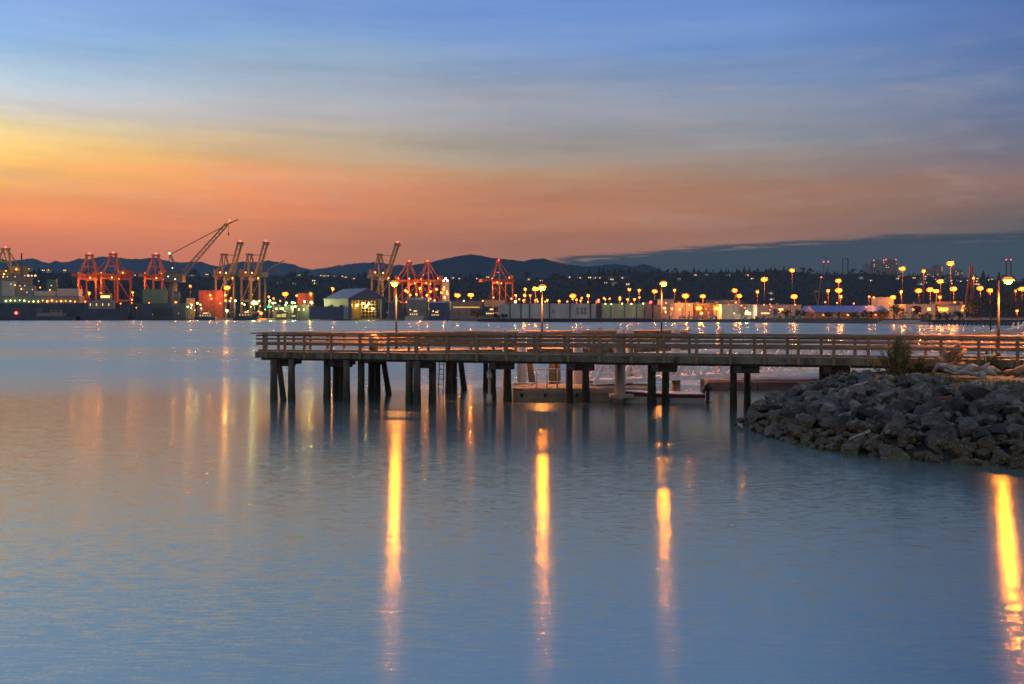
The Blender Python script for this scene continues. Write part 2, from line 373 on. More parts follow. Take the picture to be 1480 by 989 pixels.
# ------------------------------------------------------------------ mesh helpers
class MB:
    def __init__(s):
        s.bm = bmesh.new()
    def hexa(s, pts):
        v = [s.bm.verts.new(p) for p in pts]
        for f in ((3, 2, 1, 0), (4, 5, 6, 7), (0, 1, 5, 4), (1, 2, 6, 5), (2, 3, 7, 6), (3, 0, 4, 7)):
            s.bm.faces.new([v[i] for i in f])
        return s
    def box(s, x0, x1, y0, y1, z0, z1):
        return s.hexa([(x0, y0, z0), (x1, y0, z0), (x1, y1, z0), (x0, y1, z0), (x0, y0, z1), (x1, y0, z1), (x1, y1, z1), (x0, y1, z1)])
    def bar(s, p, q, w, h=None, up=(0, 0, 1)):
        p, q = Vector(p), Vector(q); h = h or w
        d = (q - p).normalized(); up = Vector(up)
        if abs(d.dot(up)) > 0.98: up = Vector((1, 0, 0))
        a = d.cross(up).normalized() * (w / 2); b = a.cross(d).normalized() * (h / 2)
        return s.hexa([p - a - b, p + a - b, p + a + b, p - a + b, q - a - b, q + a - b, q + a + b, q - a + b])
    def tube(s, p, q, r0, r1=None, n=10, cap=True):
        p, q = Vector(p), Vector(q); r1 = r0 if r1 is None else r1
        d = (q - p).normalized(); up = Vector((0, 0, 1)) if abs(d.z) < 0.95 else Vector((1, 0, 0))
        a = d.cross(up).normalized(); b = a.cross(d).normalized()
        A, B = [], []
        for i in range(n):
            t = 2 * math.pi * i / n; o = a * math.cos(t) + b * math.sin(t)
            A.append(s.bm.verts.new(p + o * r0)); B.append(s.bm.verts.new(q + o * max(r1, 1e-4)))
        for i in range(n):
            f = s.bm.faces.new((A[i], A[(i + 1) % n], B[(i + 1) % n], B[i])); f.smooth = True
        if cap:
            s.bm.faces.new(A[::-1]); s.bm.faces.new(B)
        return s
    def path(s, pts, rads, n=8, wob=0.0):
        rings = []
        for i, (p, r) in enumerate(zip(pts, rads)):
            p = Vector(p)
            d = (Vector(pts[min(i + 1, len(pts) - 1)]) - Vector(pts[max(i - 1, 0)])).normalized()
            up = Vector((0, 0, 1)) if abs(d.z) < 0.9 else Vector((1, 0, 0))
            a = d.cross(up).normalized(); b = a.cross(d).normalized()
            ring = []
            for k in range(n):
                t = 2 * math.pi * k / n
                rr = r * (1 + wob * mnoise.noise(p * 3 + Vector((math.cos(t), math.sin(t), 0)) * 1.5))
                ring.append(s.bm.verts.new(p + (a * math.cos(t) + b * math.sin(t)) * rr))
            rings.append(ring)
        for A, B in zip(rings, rings[1:]):
            for k in range(n):
                f = s.bm.faces.new((A[k], A[(k + 1) % n], B[(k + 1) % n], B[k])); f.smooth = True
        s.bm.faces.new(rings[0][::-1]); s.bm.faces.new(rings[-1])
        return s
    def ball(s, c, r, sub=2, sc=(1, 1, 1)):
        ret = bmesh.ops.create_icosphere(s.bm, subdivisions=sub, radius=1)
        for v in ret['verts']:
            v.co = Vector((v.co.x * r * sc[0], v.co.y * r * sc[1], v.co.z * r * sc[2])) + Vector(c)
        for v in ret['verts']:
            for f in v.link_faces: f.smooth = True
        return s
    def prism(s, poly, z0, z1):
        A = [s.bm.verts.new((x, y, z0)) for x, y in poly]; B = [s.bm.verts.new((x, y, z1)) for x, y in poly]
        n = len(poly)
        s.bm.faces.new(A[::-1]); s.bm.faces.new(B)
        for i in range(n):
            s.bm.faces.new((A[i], A[(i + 1) % n], B[(i + 1) % n], B[i]))
        return s
    def extr(s, prof, p0, axis_u, axis_v, axis_w, length):
        """profile (u,v) swept along axis_w from p0"""
        p0 = Vector(p0); u = Vector(axis_u); v = Vector(axis_v); wv = Vector(axis_w) * length
        A = [s.bm.verts.new(p0 + u * a + v * b) for a, b in prof]; B = [s.bm.verts.new(p0 + u * a + v * b + wv) for a, b in prof]
        n = len(prof)
        s.bm.faces.new(A[::-1]); s.bm.faces.new(B)
        for i in range(n):
            s.bm.faces.new((A[i], A[(i + 1) % n], B[(i + 1) % n], B[i]))
        return s
    def leaf(s, p, d, ln, wd, side=None):
        p, d = Vector(p), Vector(d).normalized()
        a = d.cross(side or Vector((rnd.uniform(-1, 1), rnd.uniform(-1, 1), rnd.uniform(-1, 1))))
        if a.length < 1e-4: a = Vector((1, 0, 0))
        a = a.normalized() * wd / 2
        v = [s.bm.verts.new(p), s.bm.verts.new(p + d * ln * 0.5 + a), s.bm.verts.new(p + d * ln), s.bm.verts.new(p + d * ln * 0.5 - a)]
        s.bm.faces.new(v)
        return s
    def build(s, name, mat, parent=None, bevel=0.0):
        bmesh.ops.recalc_face_normals(s.bm, faces=s.bm.faces)
        me = bpy.data.meshes.new(name); s.bm.to_mesh(me); s.bm.free()
        o = bpy.data.objects.new(name, me); COL.objects.link(o)
        me.materials.append(M[mat] if isinstance(mat, str) else mat)
        if parent is not None: o.parent = parent
        if bevel:
            b = o.modifiers.new('bevel', 'BEVEL'); b.width = bevel; b.segments = 1; b.limit_method = 'ANGLE'
        return o

def tag(o, label, cat, group=None):
    o['label'] = label; o['category'] = cat
    if group: o['group'] = group
    return o

def thing(name, label, cat, loc=(0, 0, 0), rz=0.0, group=None, sc=1.0):
    o = bpy.data.objects.new(name, None); COL.objects.link(o)
    o.location = loc; o.rotation_euler = (0, 0, rz); o.scale = (sc,) * 3
    o.empty_display_size = 0.2
    return tag(o, label, cat, group)

KIDS = {}
def dup(root, loc=None, rz=None, label=None, group=None, sc=None):
    r = root.copy(); COL.objects.link(r)
    if loc is not None: r.location = loc
    if rz is not None: r.rotation_euler = (0, 0, rz)
    if sc is not None: r.scale = (sc,) * 3 if not isinstance(sc, tuple) else sc
    if label: r['label'] = label
    if group: r['group'] = group
    def kids(a, b):
        for ch in KIDS.setdefault(a.name, list(a.children)):
            cc = ch.copy(); COL.objects.link(cc); cc.parent = b
            kids(ch, cc)
    kids(root, r)
    return r

def struct(o):
    o['kind'] = 'structure'
    return o

def interp(tbl, x):
    if x <= tbl[0][0]: return tbl[0][1]
    for (a, b), (c_, d) in zip(tbl, tbl[1:]):
        if x <= c_: return b + (d - b) * (x - a) / (c_ - a)
    return tbl[-1][1]

# ------------------------------------------------------------------ water, far land, hills, mountains
mb = MB()
ys = [-80, 0, 20, 40, 60, 80, 120, 200, 400, 800, 1600, 3000]
xs = [-3200, -1200, -400, -120, -40, 0, 40, 120, 400, 1200, 3200]
grid = [[mb.bm.verts.new((x, y, 0)) for x in xs] for y in ys]
for j in range(len(ys) - 1):
    for i in range(len(xs) - 1):
        mb.bm.faces.new((grid[j][i], grid[j][i + 1], grid[j + 1][i + 1], grid[j + 1][i]))
struct(mb.build('water', 'water'))

SHORE = [(-900, 1900), (-300, 1650), (0, 1560), (265, 1500), (500, 1450), (600, 1430), (650, 1400), (705, 1010), (940, 950), (1100, 880), (1250, 720), (1345, 650), (1480, 560), (1700, 480), (2300, 420)]
def shoreY(px): return interp(SHORE, px)
GZ = 3.0
mb = MB()
rows = []
for px, Y in SHORE:
    pts = []
    for dy, z in ((0, -1.5), (3, 0.6), (9, 2.6), (14, GZ), (200, GZ), (700, GZ + 1), (2600, GZ + 2), (8000, 2.0)):
        y = Y + dy
        pts.append(mb.bm.verts.new((X_of(px, y), y, z)))
    rows.append(pts)
for A, B in zip(rows, rows[1:]):
    for i in range(len(A) - 1):
        mb.bm.faces.new((A[i], B[i], B[i + 1], A[i + 1]))
struct(mb.build('shore_ground', 'land'))
# sandy beach below the bushes on the right
mb = MB(); pv = []
for px in range(1268, 1350, 8):
    k = math.sin((px - 1268) / 80 * math.pi)
    Y = shoreY(px)
    a = Y - 34 * k - 2; b = Y + 9
    pv.append((mb.bm.verts.new((X_of(px, a), a, -0.2)), mb.bm.verts.new((X_of(px, b), b, 2.75))))
for A, B in zip(pv, pv[1:]):
    mb.bm.faces.new((A[0], B[0], B[1], A[1]))
struct(mb.build('beach', 'sand'))

HILL = [(-400, 398), (-100, 394), (0, 393), (100, 391), (200, 396), (300, 397), (420, 395), (500, 398), (600, 398), (700, 402), (760, 402), (800, 398), (850, 395), (900, 392), (940, 391), (1000, 392), (1100, 390), (1140, 389), (1200, 395), (1250, 392), (1300, 396), (1400, 400), (1480, 404), (1700, 400), (2000, 405)]
HY_R = 3000.0
def hill_z(px, t):
    """t 0 foot .. 1 ridge"""
    zr = Z_of(interp(HILL, px), HY_R) - 6
    return GZ + (zr - GZ) * (t ** 0.8)
mb = MB(); prev = None
for px in range(-420, 2000, 12):
    col = []
    for t in (0, 0.12, 0.25, 0.4, 0.55, 0.7, 0.85, 1.0, 1.25, 1.6):
        Y = 2150 + (HY_R - 2150) * t
        z = hill_z(px, min(t, 1)) * (1 if t <= 1 else max(0.0, 1 - (t - 1) * 1.3))
        z += 5 * mnoise.noise(Vector((px * 0.02, Y * 0.004, 0))) * min(1, t * 2)
        col.append(mb.bm.verts.new((X_of(px, Y), Y, z)))
    if prev:
        for i in range(len(col) - 1):
            f = mb.bm.faces.new((prev[i], col[i], col[i + 1], prev[i + 1])); f.smooth = True
    prev = col
struct(mb.build('hill', 'hill'))

MT1 = [(-500, 385), (-200, 378), (-60, 380), (0, 374), (15, 377), (30, 375), (48, 373), (65, 379), (72, 380), (80, 376), (90, 379), (100, 378), (115, 373), (125, 375), (143, 371), (165, 371), (185, 374), (205, 374), (215, 372), (228, 372), (240, 377), (262, 379), (278, 378), (292, 378), (305, 383), (320, 384), (335, 380), (350, 378), (375, 379), (388, 376), (405, 379), (425, 382), (440, 388), (455, 389), (470, 387), (490, 383), (510, 381), (530, 379), (550, 379), (570, 383), (600, 384), (700, 392), (900, 410)]
MT2 = [(440, 420), (500, 400), (540, 391), (575, 386), (600, 382), (620, 379), (640, 374), (660, 370), (680, 367), (695, 369), (710, 372), (740, 375), (755, 377), (770, 374), (785, 373), (800, 377), (820, 382), (850, 385), (870, 383), (888, 381), (905, 383), (915, 385), (930, 381), (945, 385), (960, 392), (1000, 400), (1080, 415)]
def mountain(name, tbl, Y0, depth, rough):
    mb = MB(); prev = None
    px = tbl[0][0]
    while px <= tbl[-1][0]:
        zr = Z_of(interp(tbl, px), Y0)
        zr += rough * mnoise.fractal(Vector((px * 0.11, 0, Y0)), 0.9, 2.0, 4)
        col = []
        for t in (-1.0, -0.75, -0.5, -0.3, -0.15, 0, 0.3, 1.0):
            Y = Y0 + t * depth
            k = 1 - abs(t) ** 0.8
            z = zr * k + (1 - abs(t)) * 30 * mnoise.noise(Vector((px * 0.03, Y * 0.002, 3))) * (1 if t else 0)
            col.append(mb.bm.verts.new((X_of(px, Y), Y, z - 3)))
        if prev:
            for i in range(len(col) - 1):
                mb.bm.faces.new((prev[i], col[i], col[i + 1], prev[i + 1])).smooth = True
        prev = col; px += 2.5
    return struct(mb.build(name, 'mountain'))
mountain('mountains', MT1, 9600, 1700, 9)
mountain('hills', MT2, 6600, 1900, 3)

# haze: even air round camera and scene
def haze():
    m, t, b = new_mat('evening_air'); t.n.remove(b)
    v = t.node('ShaderNodeVolumePrincipled')
    v.inputs['Color'].default_value = (0.45, 0.72, 1.0, 1)
    v.inputs['Density'].default_value = HAZE
    t.link(v.outputs[0], t.n['Material Output'].inputs['Volume'])
    mb = MB(); mb.box(-12500, 12500, -200, 12500, -6, 900)
    o = mb.build('haze', m); o['kind'] = 'stuff'
HAZE = 2.8e-5
if HAZE: haze()

# ================================================================== the pier
P0 = Vector((-13.7, 53.5)); U = Vector((0.9604, -0.279)); N = Vector((0.279, 0.9604))
Q0 = Vector((-7.0, 58.0)); V = Vector((0.8976, 0.4407)); NV = Vector((0.4407, -0.8976))    # rear arm: back edge, towards the front
DZ, RZ = 2.61, 3.64
WA = 3.0
def A(s, d=0.0): return P0 + U * s + N * d
def B(t, d=0.0): return Q0 + V * t + NV * d
def s_of(px, d=0.0):
    k = (px - CX) / F; p = P0 + N * d
    return (k * p.y - p.x) / (U.x - k * U.y)
def t_of(px, d=0.0):
    k = (px - CX) / F; p = Q0 + NV * d
    return (k * p.y - p.x) / (V.x - k * V.y)
def v3(p, z): return Vector((p.x, p.y, z))
S_END, T0, T1 = 41.0, -7.59, 18.8
BL = B(T0)
INNER = Vector((-6.98, 54.67))
T_IN, S_IN = -1.43, 6.12

pier = thing('fishing_pier', 'long weathered timber fishing pier on dark piles, with a second arm angled away behind it', 'pier', (P0.x, P0.y, 0))
POFF = Vector((-P0.x, -P0.y, 0))
def ppart(mb, name, mat, parent=pier, bevel=0.0):
    for v in mb.bm.verts: v.co += POFF
    return mb.build(name, mat, parent, bevel)

# decks: planks laid one by one inside one mesh per arm
def plank_deck(fn, a, b, w0, w1, zt, clip=None):
    mb = MB(); x = a
    while x < b:
        p, q, r, s_ = fn(x + 0.006, w0), fn(x + 0.186, w0), fn(x + 0.186, w1), fn(x + 0.006, w1)
        if clip is None or clip(p, s_):
            dz = rnd.uniform(-0.006, 0.006)
            mb.hexa([v3(p, zt - 0.09), v3(q, zt - 0.09), v3(r, zt - 0.09), v3(s_, zt - 0.09), v3(p, zt + dz), v3(q, zt + dz), v3(r, zt + dz), v3(s_, zt + dz)])
        x += 0.19
    return mb
ppart(plank_deck(A, 0, S_END, 0.0, WA, DZ), 'deck', 'deck')
mb = MB()
x = T_IN - 0.4
while x < T1:
    p, q, r, s_ = B(x, 3.0), B(x + 0.18, 3.0), B(x + 0.18, 0), B(x, 0)
    mb.hexa([v3(a, DZ - 0.10) for a in (p, q, r, s_)] + [v3(a, DZ - 0.012 + rnd.uniform(-.004, .004)) for a in (p, q, r, s_)])
    x += 0.19
ppart(mb, 'deck', 'deck')
mb = MB(); mb.prism([tuple(BL), tuple(P0 + N * 0.02 + U * 0.02), tuple(INNER), tuple(B(T_IN - 0.4, 0))], DZ - 0.10, DZ - 0.02)
ppart(mb, 'deck', 'deck')

def board(fn, a, b, off, z0, z1, th, step=4.8, name='board', mat='rail'):
    """a run of boards butted end to end"""
    mb = MB(); x = a
    while x < b - 0.01:
        e = min(b, x + step)
        p, q, r, s_ = fn(x + 0.008, off), fn(e - 0.008, off), fn(e - 0.008, off + th), fn(x + 0.008, off + th)
        j = rnd.uniform(-0.006, 0.006)
        mb.hexa([v3(a_, z0 + j) for a_ in (p, q, r, s_)] + [v3(a_, z1 + j) for a_ in (p, q, r, s_)])
        x = e
    return ppart(mb, name, mat)

def fence_run(fn, a, b, side, posts, fascia=True, front=False):
    """edge board, rails, cap and posts along one edge; side=+1 when the deck lies at positive offset"""
    def O(d, th):     # offsets measured outward-negative
        return (d, th) if side > 0 else (-d - th, th)
    e0 = 0 if side > 0 else 0
    for k, (z0, z1, th) in enumerate(((2.97, 3.12, 0.05), (3.25, 3.33, 0.05), (3.44, 3.515, 0.05))):
        o, th_ = O(0.02, th); board(fn, a, b, o, z0, z1, th_, 4.8, 'rail_board', 'rail')
    o, th_ = O(-0.14, 0.30); board(fn, a - (0.30 if front else 0.05), b, o, RZ - 0.065, RZ, th_, 4.8, 'rail_cap', 'rail')
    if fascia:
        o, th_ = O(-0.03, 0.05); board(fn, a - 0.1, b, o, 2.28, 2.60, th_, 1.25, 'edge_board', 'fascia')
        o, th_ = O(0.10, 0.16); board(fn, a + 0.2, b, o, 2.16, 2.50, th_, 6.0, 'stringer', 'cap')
    if front:   # timber kerb along the deck edge
        o, th_ = O(0.10, 0.12); board(fn, a, b, o, 2.64, 2.74, th_, 4.2, 'kerb_timber', 'deck')
    for x in posts:
        w_ = 0.068
        o, th_ = O(-0.13, 0.098)
        p, q, r, s_ = fn(x - w_, o), fn(x + w_, o), fn(x + w_, o + th_), fn(x - w_, o + th_)
        mb = MB(); mb.hexa([v3(a_, 2.27) for a_ in (p, q, r, s_)] + [v3(a_, RZ - 0.068) for a_ in (p, q, r, s_)])
        ppart(mb, 'post', 'rail', bevel=0.01)

front_posts = [s_of(px) for px in (386, 413, 441, 480, 521, 562, 604, 647, 690, 733, 777, 822, 867, 913, 960, 1007, 1056, 1105, 1154, 1205, 1255, 1307, 1360, 1414, 1470, 1528)]
back_posts = [s_of(px, WA) for px in (600, 645, 688, 730, 772, 816, 858, 902, 950, 996, 1043, 1090, 1138, 1187, 1236, 1285, 1338, 1390, 1442, 1500)]
fence_run(A, 0.0, S_END, +1, front_posts, front=True)
def A2(s, d): return A(s, WA + d)
fence_run(A2, S_IN + 0.1, S_END, -1, back_posts)
def Bb(t, d): return B(t, d)
def Bf(t, d): return B(t, 3.0 + d)
bp_ = [t_of(px) for px in (382, 403, 425, 449, 474, 498, 525, 552, 580, 610, 640, 672, 704, 738, 772, 806, 842, 878, 915, 946)]
fence_run(Bb, T0, T1, +1, bp_)
fp_ = [t_of(px, 3.0) for px in (590, 618, 648, 680, 712, 745, 780, 815, 850, 886, 922, 952)]
fence_run(Bf, T_IN + 0.3, T1, -1, [t for t in fp_ if t < T1])
# end of the rear arm, and the short outer end of the pier
def E(t, d): return B(T1 + 0.06, 0) + NV * t + V * d
for z0, z1 in ((2.96, 3.13), (3.24, 3.335), (3.43, 3.52)):
    board(E, 0, 3.0, 0, z0, z1, 0.05, 3.1, 'rail_board', 'rail')
board(E, -0.1, 3.1, -0.1, RZ - 0.067, RZ - 0.002, 0.3, 3.3, 'rail_cap', 'rail')
eu = (BL - P0).normalized(); en = Vector((-eu.y, eu.x)); EL = (BL - P0).length
def E2(t, d): return P0 + eu * t + en * d
for z0, z1 in ((2.96, 3.13), (3.24, 3.335), (3.43, 3.52)):
    board(E2, 0.03, EL, 0.0, z0, z1, 0.05, 3.1, 'rail_board', 'rail')
board(E2, 0.2, EL - 0.2, 0.02, 2.28, 2.598, 0.05, 3.1, 'edge_board', 'fascia')

# piles: foot px, waterline py, head px, radius
PILES = [(395.7, 580, 395.7, .185), (410, 579, 402.5, .15), (421.5, 580, 421.5, .18), (472.8, 579.5, 472.8, .19), (486, 575, 486, .19), (493.5, 577, 493.5, .14), (501, 582, 501, .18), (522, 581, 522, .18),
         (537, 571, 537, .20), (545.5, 572, 545.5, .17), (562, 571, 553.5, .16), (591.7, 584, 591.7, .19), (602.6, 585, 602.6, .19), (625, 583, 625, .19), (649, 570, 649, .2), (656, 566, 656, .19), (671, 565, 664.5, .17),
         (702, 565, 702, .15), (712, 580, 712, .19), (733.7, 581, 733.7, .19), (769.5, 555, 763, .2), (798, 557, 798, .2), (806, 556, 806, .18), (823, 582, 823, .18), (846.5, 581, 846.5, .19),
         (942, 586, 942, .215), (962, 585, 962, .18), (1060, 590, 1060, .17), (1080, 588, 1080, .165), (1189.5, 592, 1189.5, .19), (1196.5, 590, 1194.5, .15), (1204.5, 588, 1205.5, .17)]
for fx, fy, hx, r in PILES:
    Y = H * F / (fy - HY)
    foot = Vector((X_of(fx, Y), Y, 0)); head = Vector((X_of(hx, Y), Y, 2.2))
    d = (head - foot) / 2.2
    mb = MB(); pts = [foot + d * z for z in (-2.5, -0.2, 0.25, 0.7, 1.3, 2.22)]
    mb.path(pts, [r * 1.05, r * 1.06, r * 1.13, r * 1.02, r, r * 0.97], 12, 0.12)
    ppart(mb, 'pile', 'pile')
# cross caps over each bent of the front arm
for px, ln, off in ((388, 2.9, -0.1), (470, 2.6, 0.1), (588, 2.9, -0.1), (703, 3.0, -0.1), (818, 2.9, -0.1), (937, 2.9, -0.1), (1056, 2.9, -0.1), (1186, 2.9, -0.1)):
    s = s_of(px) + 0.15
    mb = MB(); p, q = A(s, off), A(s + 0.34, off); r, s_ = A(s + 0.34, off + ln), A(s, off + ln)
    mb.hexa([v3(a_, 1.86) for a_ in (p, q, r, s_)] + [v3(a_, 2.17) for a_ in (p, q, r, s_)])
    ppart(mb, 'cross_cap', 'cap', bevel=0.015)
    # cap runs along the pier too, carrying both piles of the bent
    mb = MB(); p, q, r, s_ = A(s - 0.1, 0.25), A(s + 1.15, 0.25), A(s + 1.15, 0.60), A(s - 0.1, 0.60)
    mb.hexa([v3(a_, 1.84) for a_ in (p, q, r, s_)] + [v3(a_, 2.158) for a_ in (p, q, r, s_)])
    ppart(mb, 'pile_cap', 'cap', bevel=0.015)
for px in (538, 652, 770, 802):
    t = t_of(px, 1.5)
    mb = MB(); p, q, r, s_ = B(t - 0.17, 0.2), B(t + 0.17, 0.2), B(t + 0.17, 2.8), B(t - 0.17, 2.8)
    mb.hexa([v3(a_, 1.86) for a_ in (p, q, r, s_)] + [v3(a_, 2.16) for a_ in (p, q, r, s_)])
    ppart(mb, 'cross_cap', 'cap')

# ------------------------------------------------------------------ pier lamps
def pier_lamp(p, ztop, zbase, label):
    t = thing('pier_lamp', label, 'lamp post', (p.x, p.y, zbase), 0, 'lamp posts along the pier')
    h = ztop - zbase
    mb = MB(); mb.tube((0, 0, 0), (0, 0, h + 0.22), 0.062, 0.045, 10); mb.build('pole', 'pole', t)
    mb = MB(); mb.tube((0, 0, 0), (0, 0, 0.06), 0.15, 0.15, 12); mb.tube((0, 0, 0.06), (0, 0, 0.35), 0.10, 0.07, 10); mb.build('base', 'pole', t)
    mb = MB(); mb.path([(0, 0, h + .10), (0, -.45, h + .30), (0, -.90, h + .22)], [.03, .03, .03], 8); mb.build('arm', 'pole', t)
    mb = MB(); mb.tube((0, -.90, h + 0.06), (0, -.90, h + 0.20), 0.27, 0.13, 16); mb.build('halo_cone', 'amber', t)  # glowing cone added above the globe to imitate its orange halo
    mb = MB(); mb.tube((0, -.90, h + 0.203), (0, -.90, h + 0.25), 0.13, 0.05, 16); mb.build('hood', 'pole', t)
    mb = MB(); mb.ball((0, -.90, h), 0.165, 2, (1.0, 1.0, 0.75)); mb.build('globe', 'sodium_near', t)
    ld = bpy.data.lights.new('downlight', 'SPOT'); ld.energy = 3600; ld.color = (1.0, 0.33, 0.07); ld.spot_size = R(154); ld.spot_blend = 0.5; ld.shadow_soft_size = 0.12
    lo = bpy.data.objects.new('downlight', ld); COL.objects.link(lo); lo.parent = t; lo.location = (0, -.90, h - 0.17)
    return t
pier_lamp(B(0.1, 0.5), 6.35, DZ - 0.01, 'pier lamp post nearest the outer tip of the pier, in front of the gabled hall')
pier_lamp(B(9.63, 0.5), 6.26, DZ - 0.01, 'pier lamp post midway along the rear arm, in front of the grey dock wall')
pier_lamp(B(18.55, 0.5), 6.62, DZ - 0.01, 'tallest pier lamp post, at the far end of the rear arm')
pier_lamp(A(36.8, WA - 0.22), 6.08, DZ, 'pier lamp post near the shore, behind the driftwood and rocks')

# ------------------------------------------------------------------ things on and by the pier
p = B(t_of(540, 1.2), 1.2)
t = thing('trash_can', 'round trash can with domed orange lid on the pier deck', 'trash can', (p.x, p.y, DZ))
mb = MB(); mb.tube((0, 0, 0), (0, 0, 0.62), 0.25, 0.27, 16); mb.build('body', 'steel_dark', t)
mb = MB(); mb.ball((0, 0, 0.62), 0.28, 3, (1, 1, 1.05)); mb.build('lid', surf('lid_plastic', (0.55, 0.30, 0.16), 0.5, 0.1, 3), t)
mb = MB(); mb.tube((0, 0, 0.58), (0, 0, 0.66), 0.285, 0.285, 16); mb.build('rim', 'black', t)

Yl = 60.5
t = thing('access_ladder', 'narrow metal ladder hanging from the rear arm of the pier to the water', 'ladder', (X_of(638.5, Yl), Yl, 0.0))
for dx in (-0.14, 0.14):
    mb = MB(); mb.tube((dx - 0.08, 0, -0.4), (dx + 0.03, 0, 2.6), 0.03, 0.03, 8); mb.build('side_rail', 'steel_dark', t)
for k in range(8):
    z = 0.1 + k * 0.3
    mb = MB(); o = -0.08 + (z + 0.4) / 3.0 * 0.11
    mb.tube((-0.14 + o, 0, z), (0.14 + o, 0, z), 0.02, 0.02, 6); mb.build('rung', 'steel_dark', t)

# mooring post with a pointed cap, beside the float
Yl = 51.0
t = thing('mooring_post', 'slim mooring post with a white pointed cap beside the pier piles', 'post', (X_of(707.3, Yl), Yl, 0))
mb = MB(); mb.tube((0, 0, -2), (0, 0, 1.35), 0.085, 0.08, 10); mb.build('shaft', 'steel_pile', t)
mb = MB(); mb.tube((0, 0, 1.33), (0, 0, 1.62), 0.14, 0.14, 12); mb.tube((0, 0, 1.62), (0, 0, 1.95), 0.14, 0.02, 12); mb.build('cap', 'cone', t)
mb = MB(); mb.tube((0, 0, 0.02), (0, 0, 0.5), 0.15, 0.15, 10); mb.build('sleeve', 'steel_pile', t)

# ------------------------------------------------------------------ floating dock, guide piles, gangway, boat
FY = 52.9
xl, xr = X_of(741, FY), X_of(948, FY)
t = thing('floating_dock', 'tan concrete floating dock moored behind the pier piles', 'dock', (xl, FY, 0))
W_ = xr - xl; DPT = 3.6
mb = MB(); mb.box(0, W_, 0, DPT, -0.5, 0.60); mb.build('float', 'concrete', t, bevel=0.05)
mb = MB(); mb.box(0.5, W_ + 0.02, -0.06, -0.002, 0.46, 0.66); mb.build('rub_rail', 'pink_wall', t)
mb = MB(); mb.box(-0.02, W_, 0.03, DPT, 0.603, 0.68); mb.build('walking_surface', 'deck', t)
for px in (752, 786, 832, 880):
    x_ = X_of(px, FY) - xl
    mb = MB(); mb.box(x_, x_ + 0.14, -0.04, -0.003, 0.20, 0.40); mb.build('fender', 'black', t)
# railing on the float
rl = thing('dock_railing', 'tubular metal railing standing on the floating dock', 'railing', (X_of(776, FY), FY + 0.6, 0.68))
L_ = X_of(821, FY) - X_of(776, FY)
for k in range(4):
    mb = MB(); mb.tube((L_ * k / 3, 0, 0), (L_ * k / 3, 0, 1.0), 0.035, 0.035, 8); mb.build('post', 'white_metal', rl)
for z in (1.0, 0.32):
    mb = MB(); mb.tube((0, 0, z), (L_, 0, z), 0.03, 0.03, 8); mb.build('rail', 'white_metal', rl)
rl2 = thing('mooring_rail', 'low bull rail along the outer end of the floating dock', 'rail', (X_of(743, FY), FY + 1.8, 0.68))
mb = MB(); mb.box(0, 1.15, -0.06, 0.06, 0.10, 0.2); mb.build('beam', 'white_metal', rl2)
for x_ in (0.12, 1.0):
    mb = MB(); mb.box(x_ - 0.06, x_ + 0.06, -0.06, 0.06, 0, 0.097); mb.build('block', 'white_metal', rl2)
# low red-edged outer finger of the dock on the left
t = thing('dock_bumper', 'dark timber bumper block at the outer end of the floating dock', 'bumper', (X_of(733, FY), FY + 0.3, 0))
mb = MB(); mb.box(0, X_of(741, FY) - X_of(733, FY) - 0.04, 0, 1.2, -0.2, 0.42); mb.build('block', 'rust', t, bevel=0.03)

def guide_pile(px, pytop, wpx, Y, label, collar=None):
    x_ = X_of(px, Y); zt = Z_of(pytop, Y); r = wpx * Y / F / 2
    t = thing('guide_pile', label, 'pile', (x_, Y, 0), 0, 'white capped guide piles')
    hc = r * 1.7
    mb = MB(); mb.tube((0, 0, -2.5), (0, 0, zt - hc), r, r, 20); mb.build('shaft', 'steel_pile', t)
    mb = MB(); mb.tube((0, 0, zt - hc), (0, 0, zt - hc + 0.04), r * 1.07, r * 1.07, 20); mb.tube((0, 0, zt - hc + 0.04), (0, 0, zt), r * 1.07, 0.03, 20); mb.build('cone_cap', 'cone', t)
    if collar is not None:
        mb = MB(); mb.box(-r * 1.9, r * 2.4, -r * 1.4, r * 1.5, collar - 0.1, collar + 0.06); mb.build('hoop', 'pink_wall', t)
        mb = MB(); mb.tube((0, 0, -0.05), (0, 0, 0.22), r * 1.03, r * 1.03, 20); mb.build('waterline_band', 'float_dark', t)
    return t
guide_pile(729.5, 474.5, 7, 54.6, 'thinnest guide pile with white cone cap, at the outer end of the floating dock')
guide_pile(754.5, 473.3, 14, 57.2, 'white capped guide pile behind the outer end of the floating dock, beside the dock railing')
guide_pile(835, 471.3, 13.5, 57.0, 'white capped guide pile behind the floating dock where the gangway lands')
guide_pile(868, 470.6, 6, 118, 'small distant white capped pile seen just past the gangway end')
guide_pile(892.5, 470.5, 5, 140, 'smallest distant white capped pile, behind the thick pile with a hoop')
guide_pile(896, 474.2, 16, 51.6, 'thickest white capped pile with a hoop, in front of the floating dock', 0.42)
guide_pile(909.5, 471.2, 12.5, 57.5, 'white capped guide pile close behind the thick hooped pile')
guide_pile(977, 470.5, 13, 57.5, 'white capped guide pile behind the gangway, above the red boat')
guide_pile(1040.5, 471, 11, 62.5, 'white capped guide pile at the near end of the breakwater')
guide_pile(1295, 472.3, 13, 63, 'white capped guide pile by the shore, first of the pair behind the tall shrub')
guide_pile(1315.5, 472.3, 13, 63, 'white capped guide pile by the shore, second of the pair beyond the tall shrub')

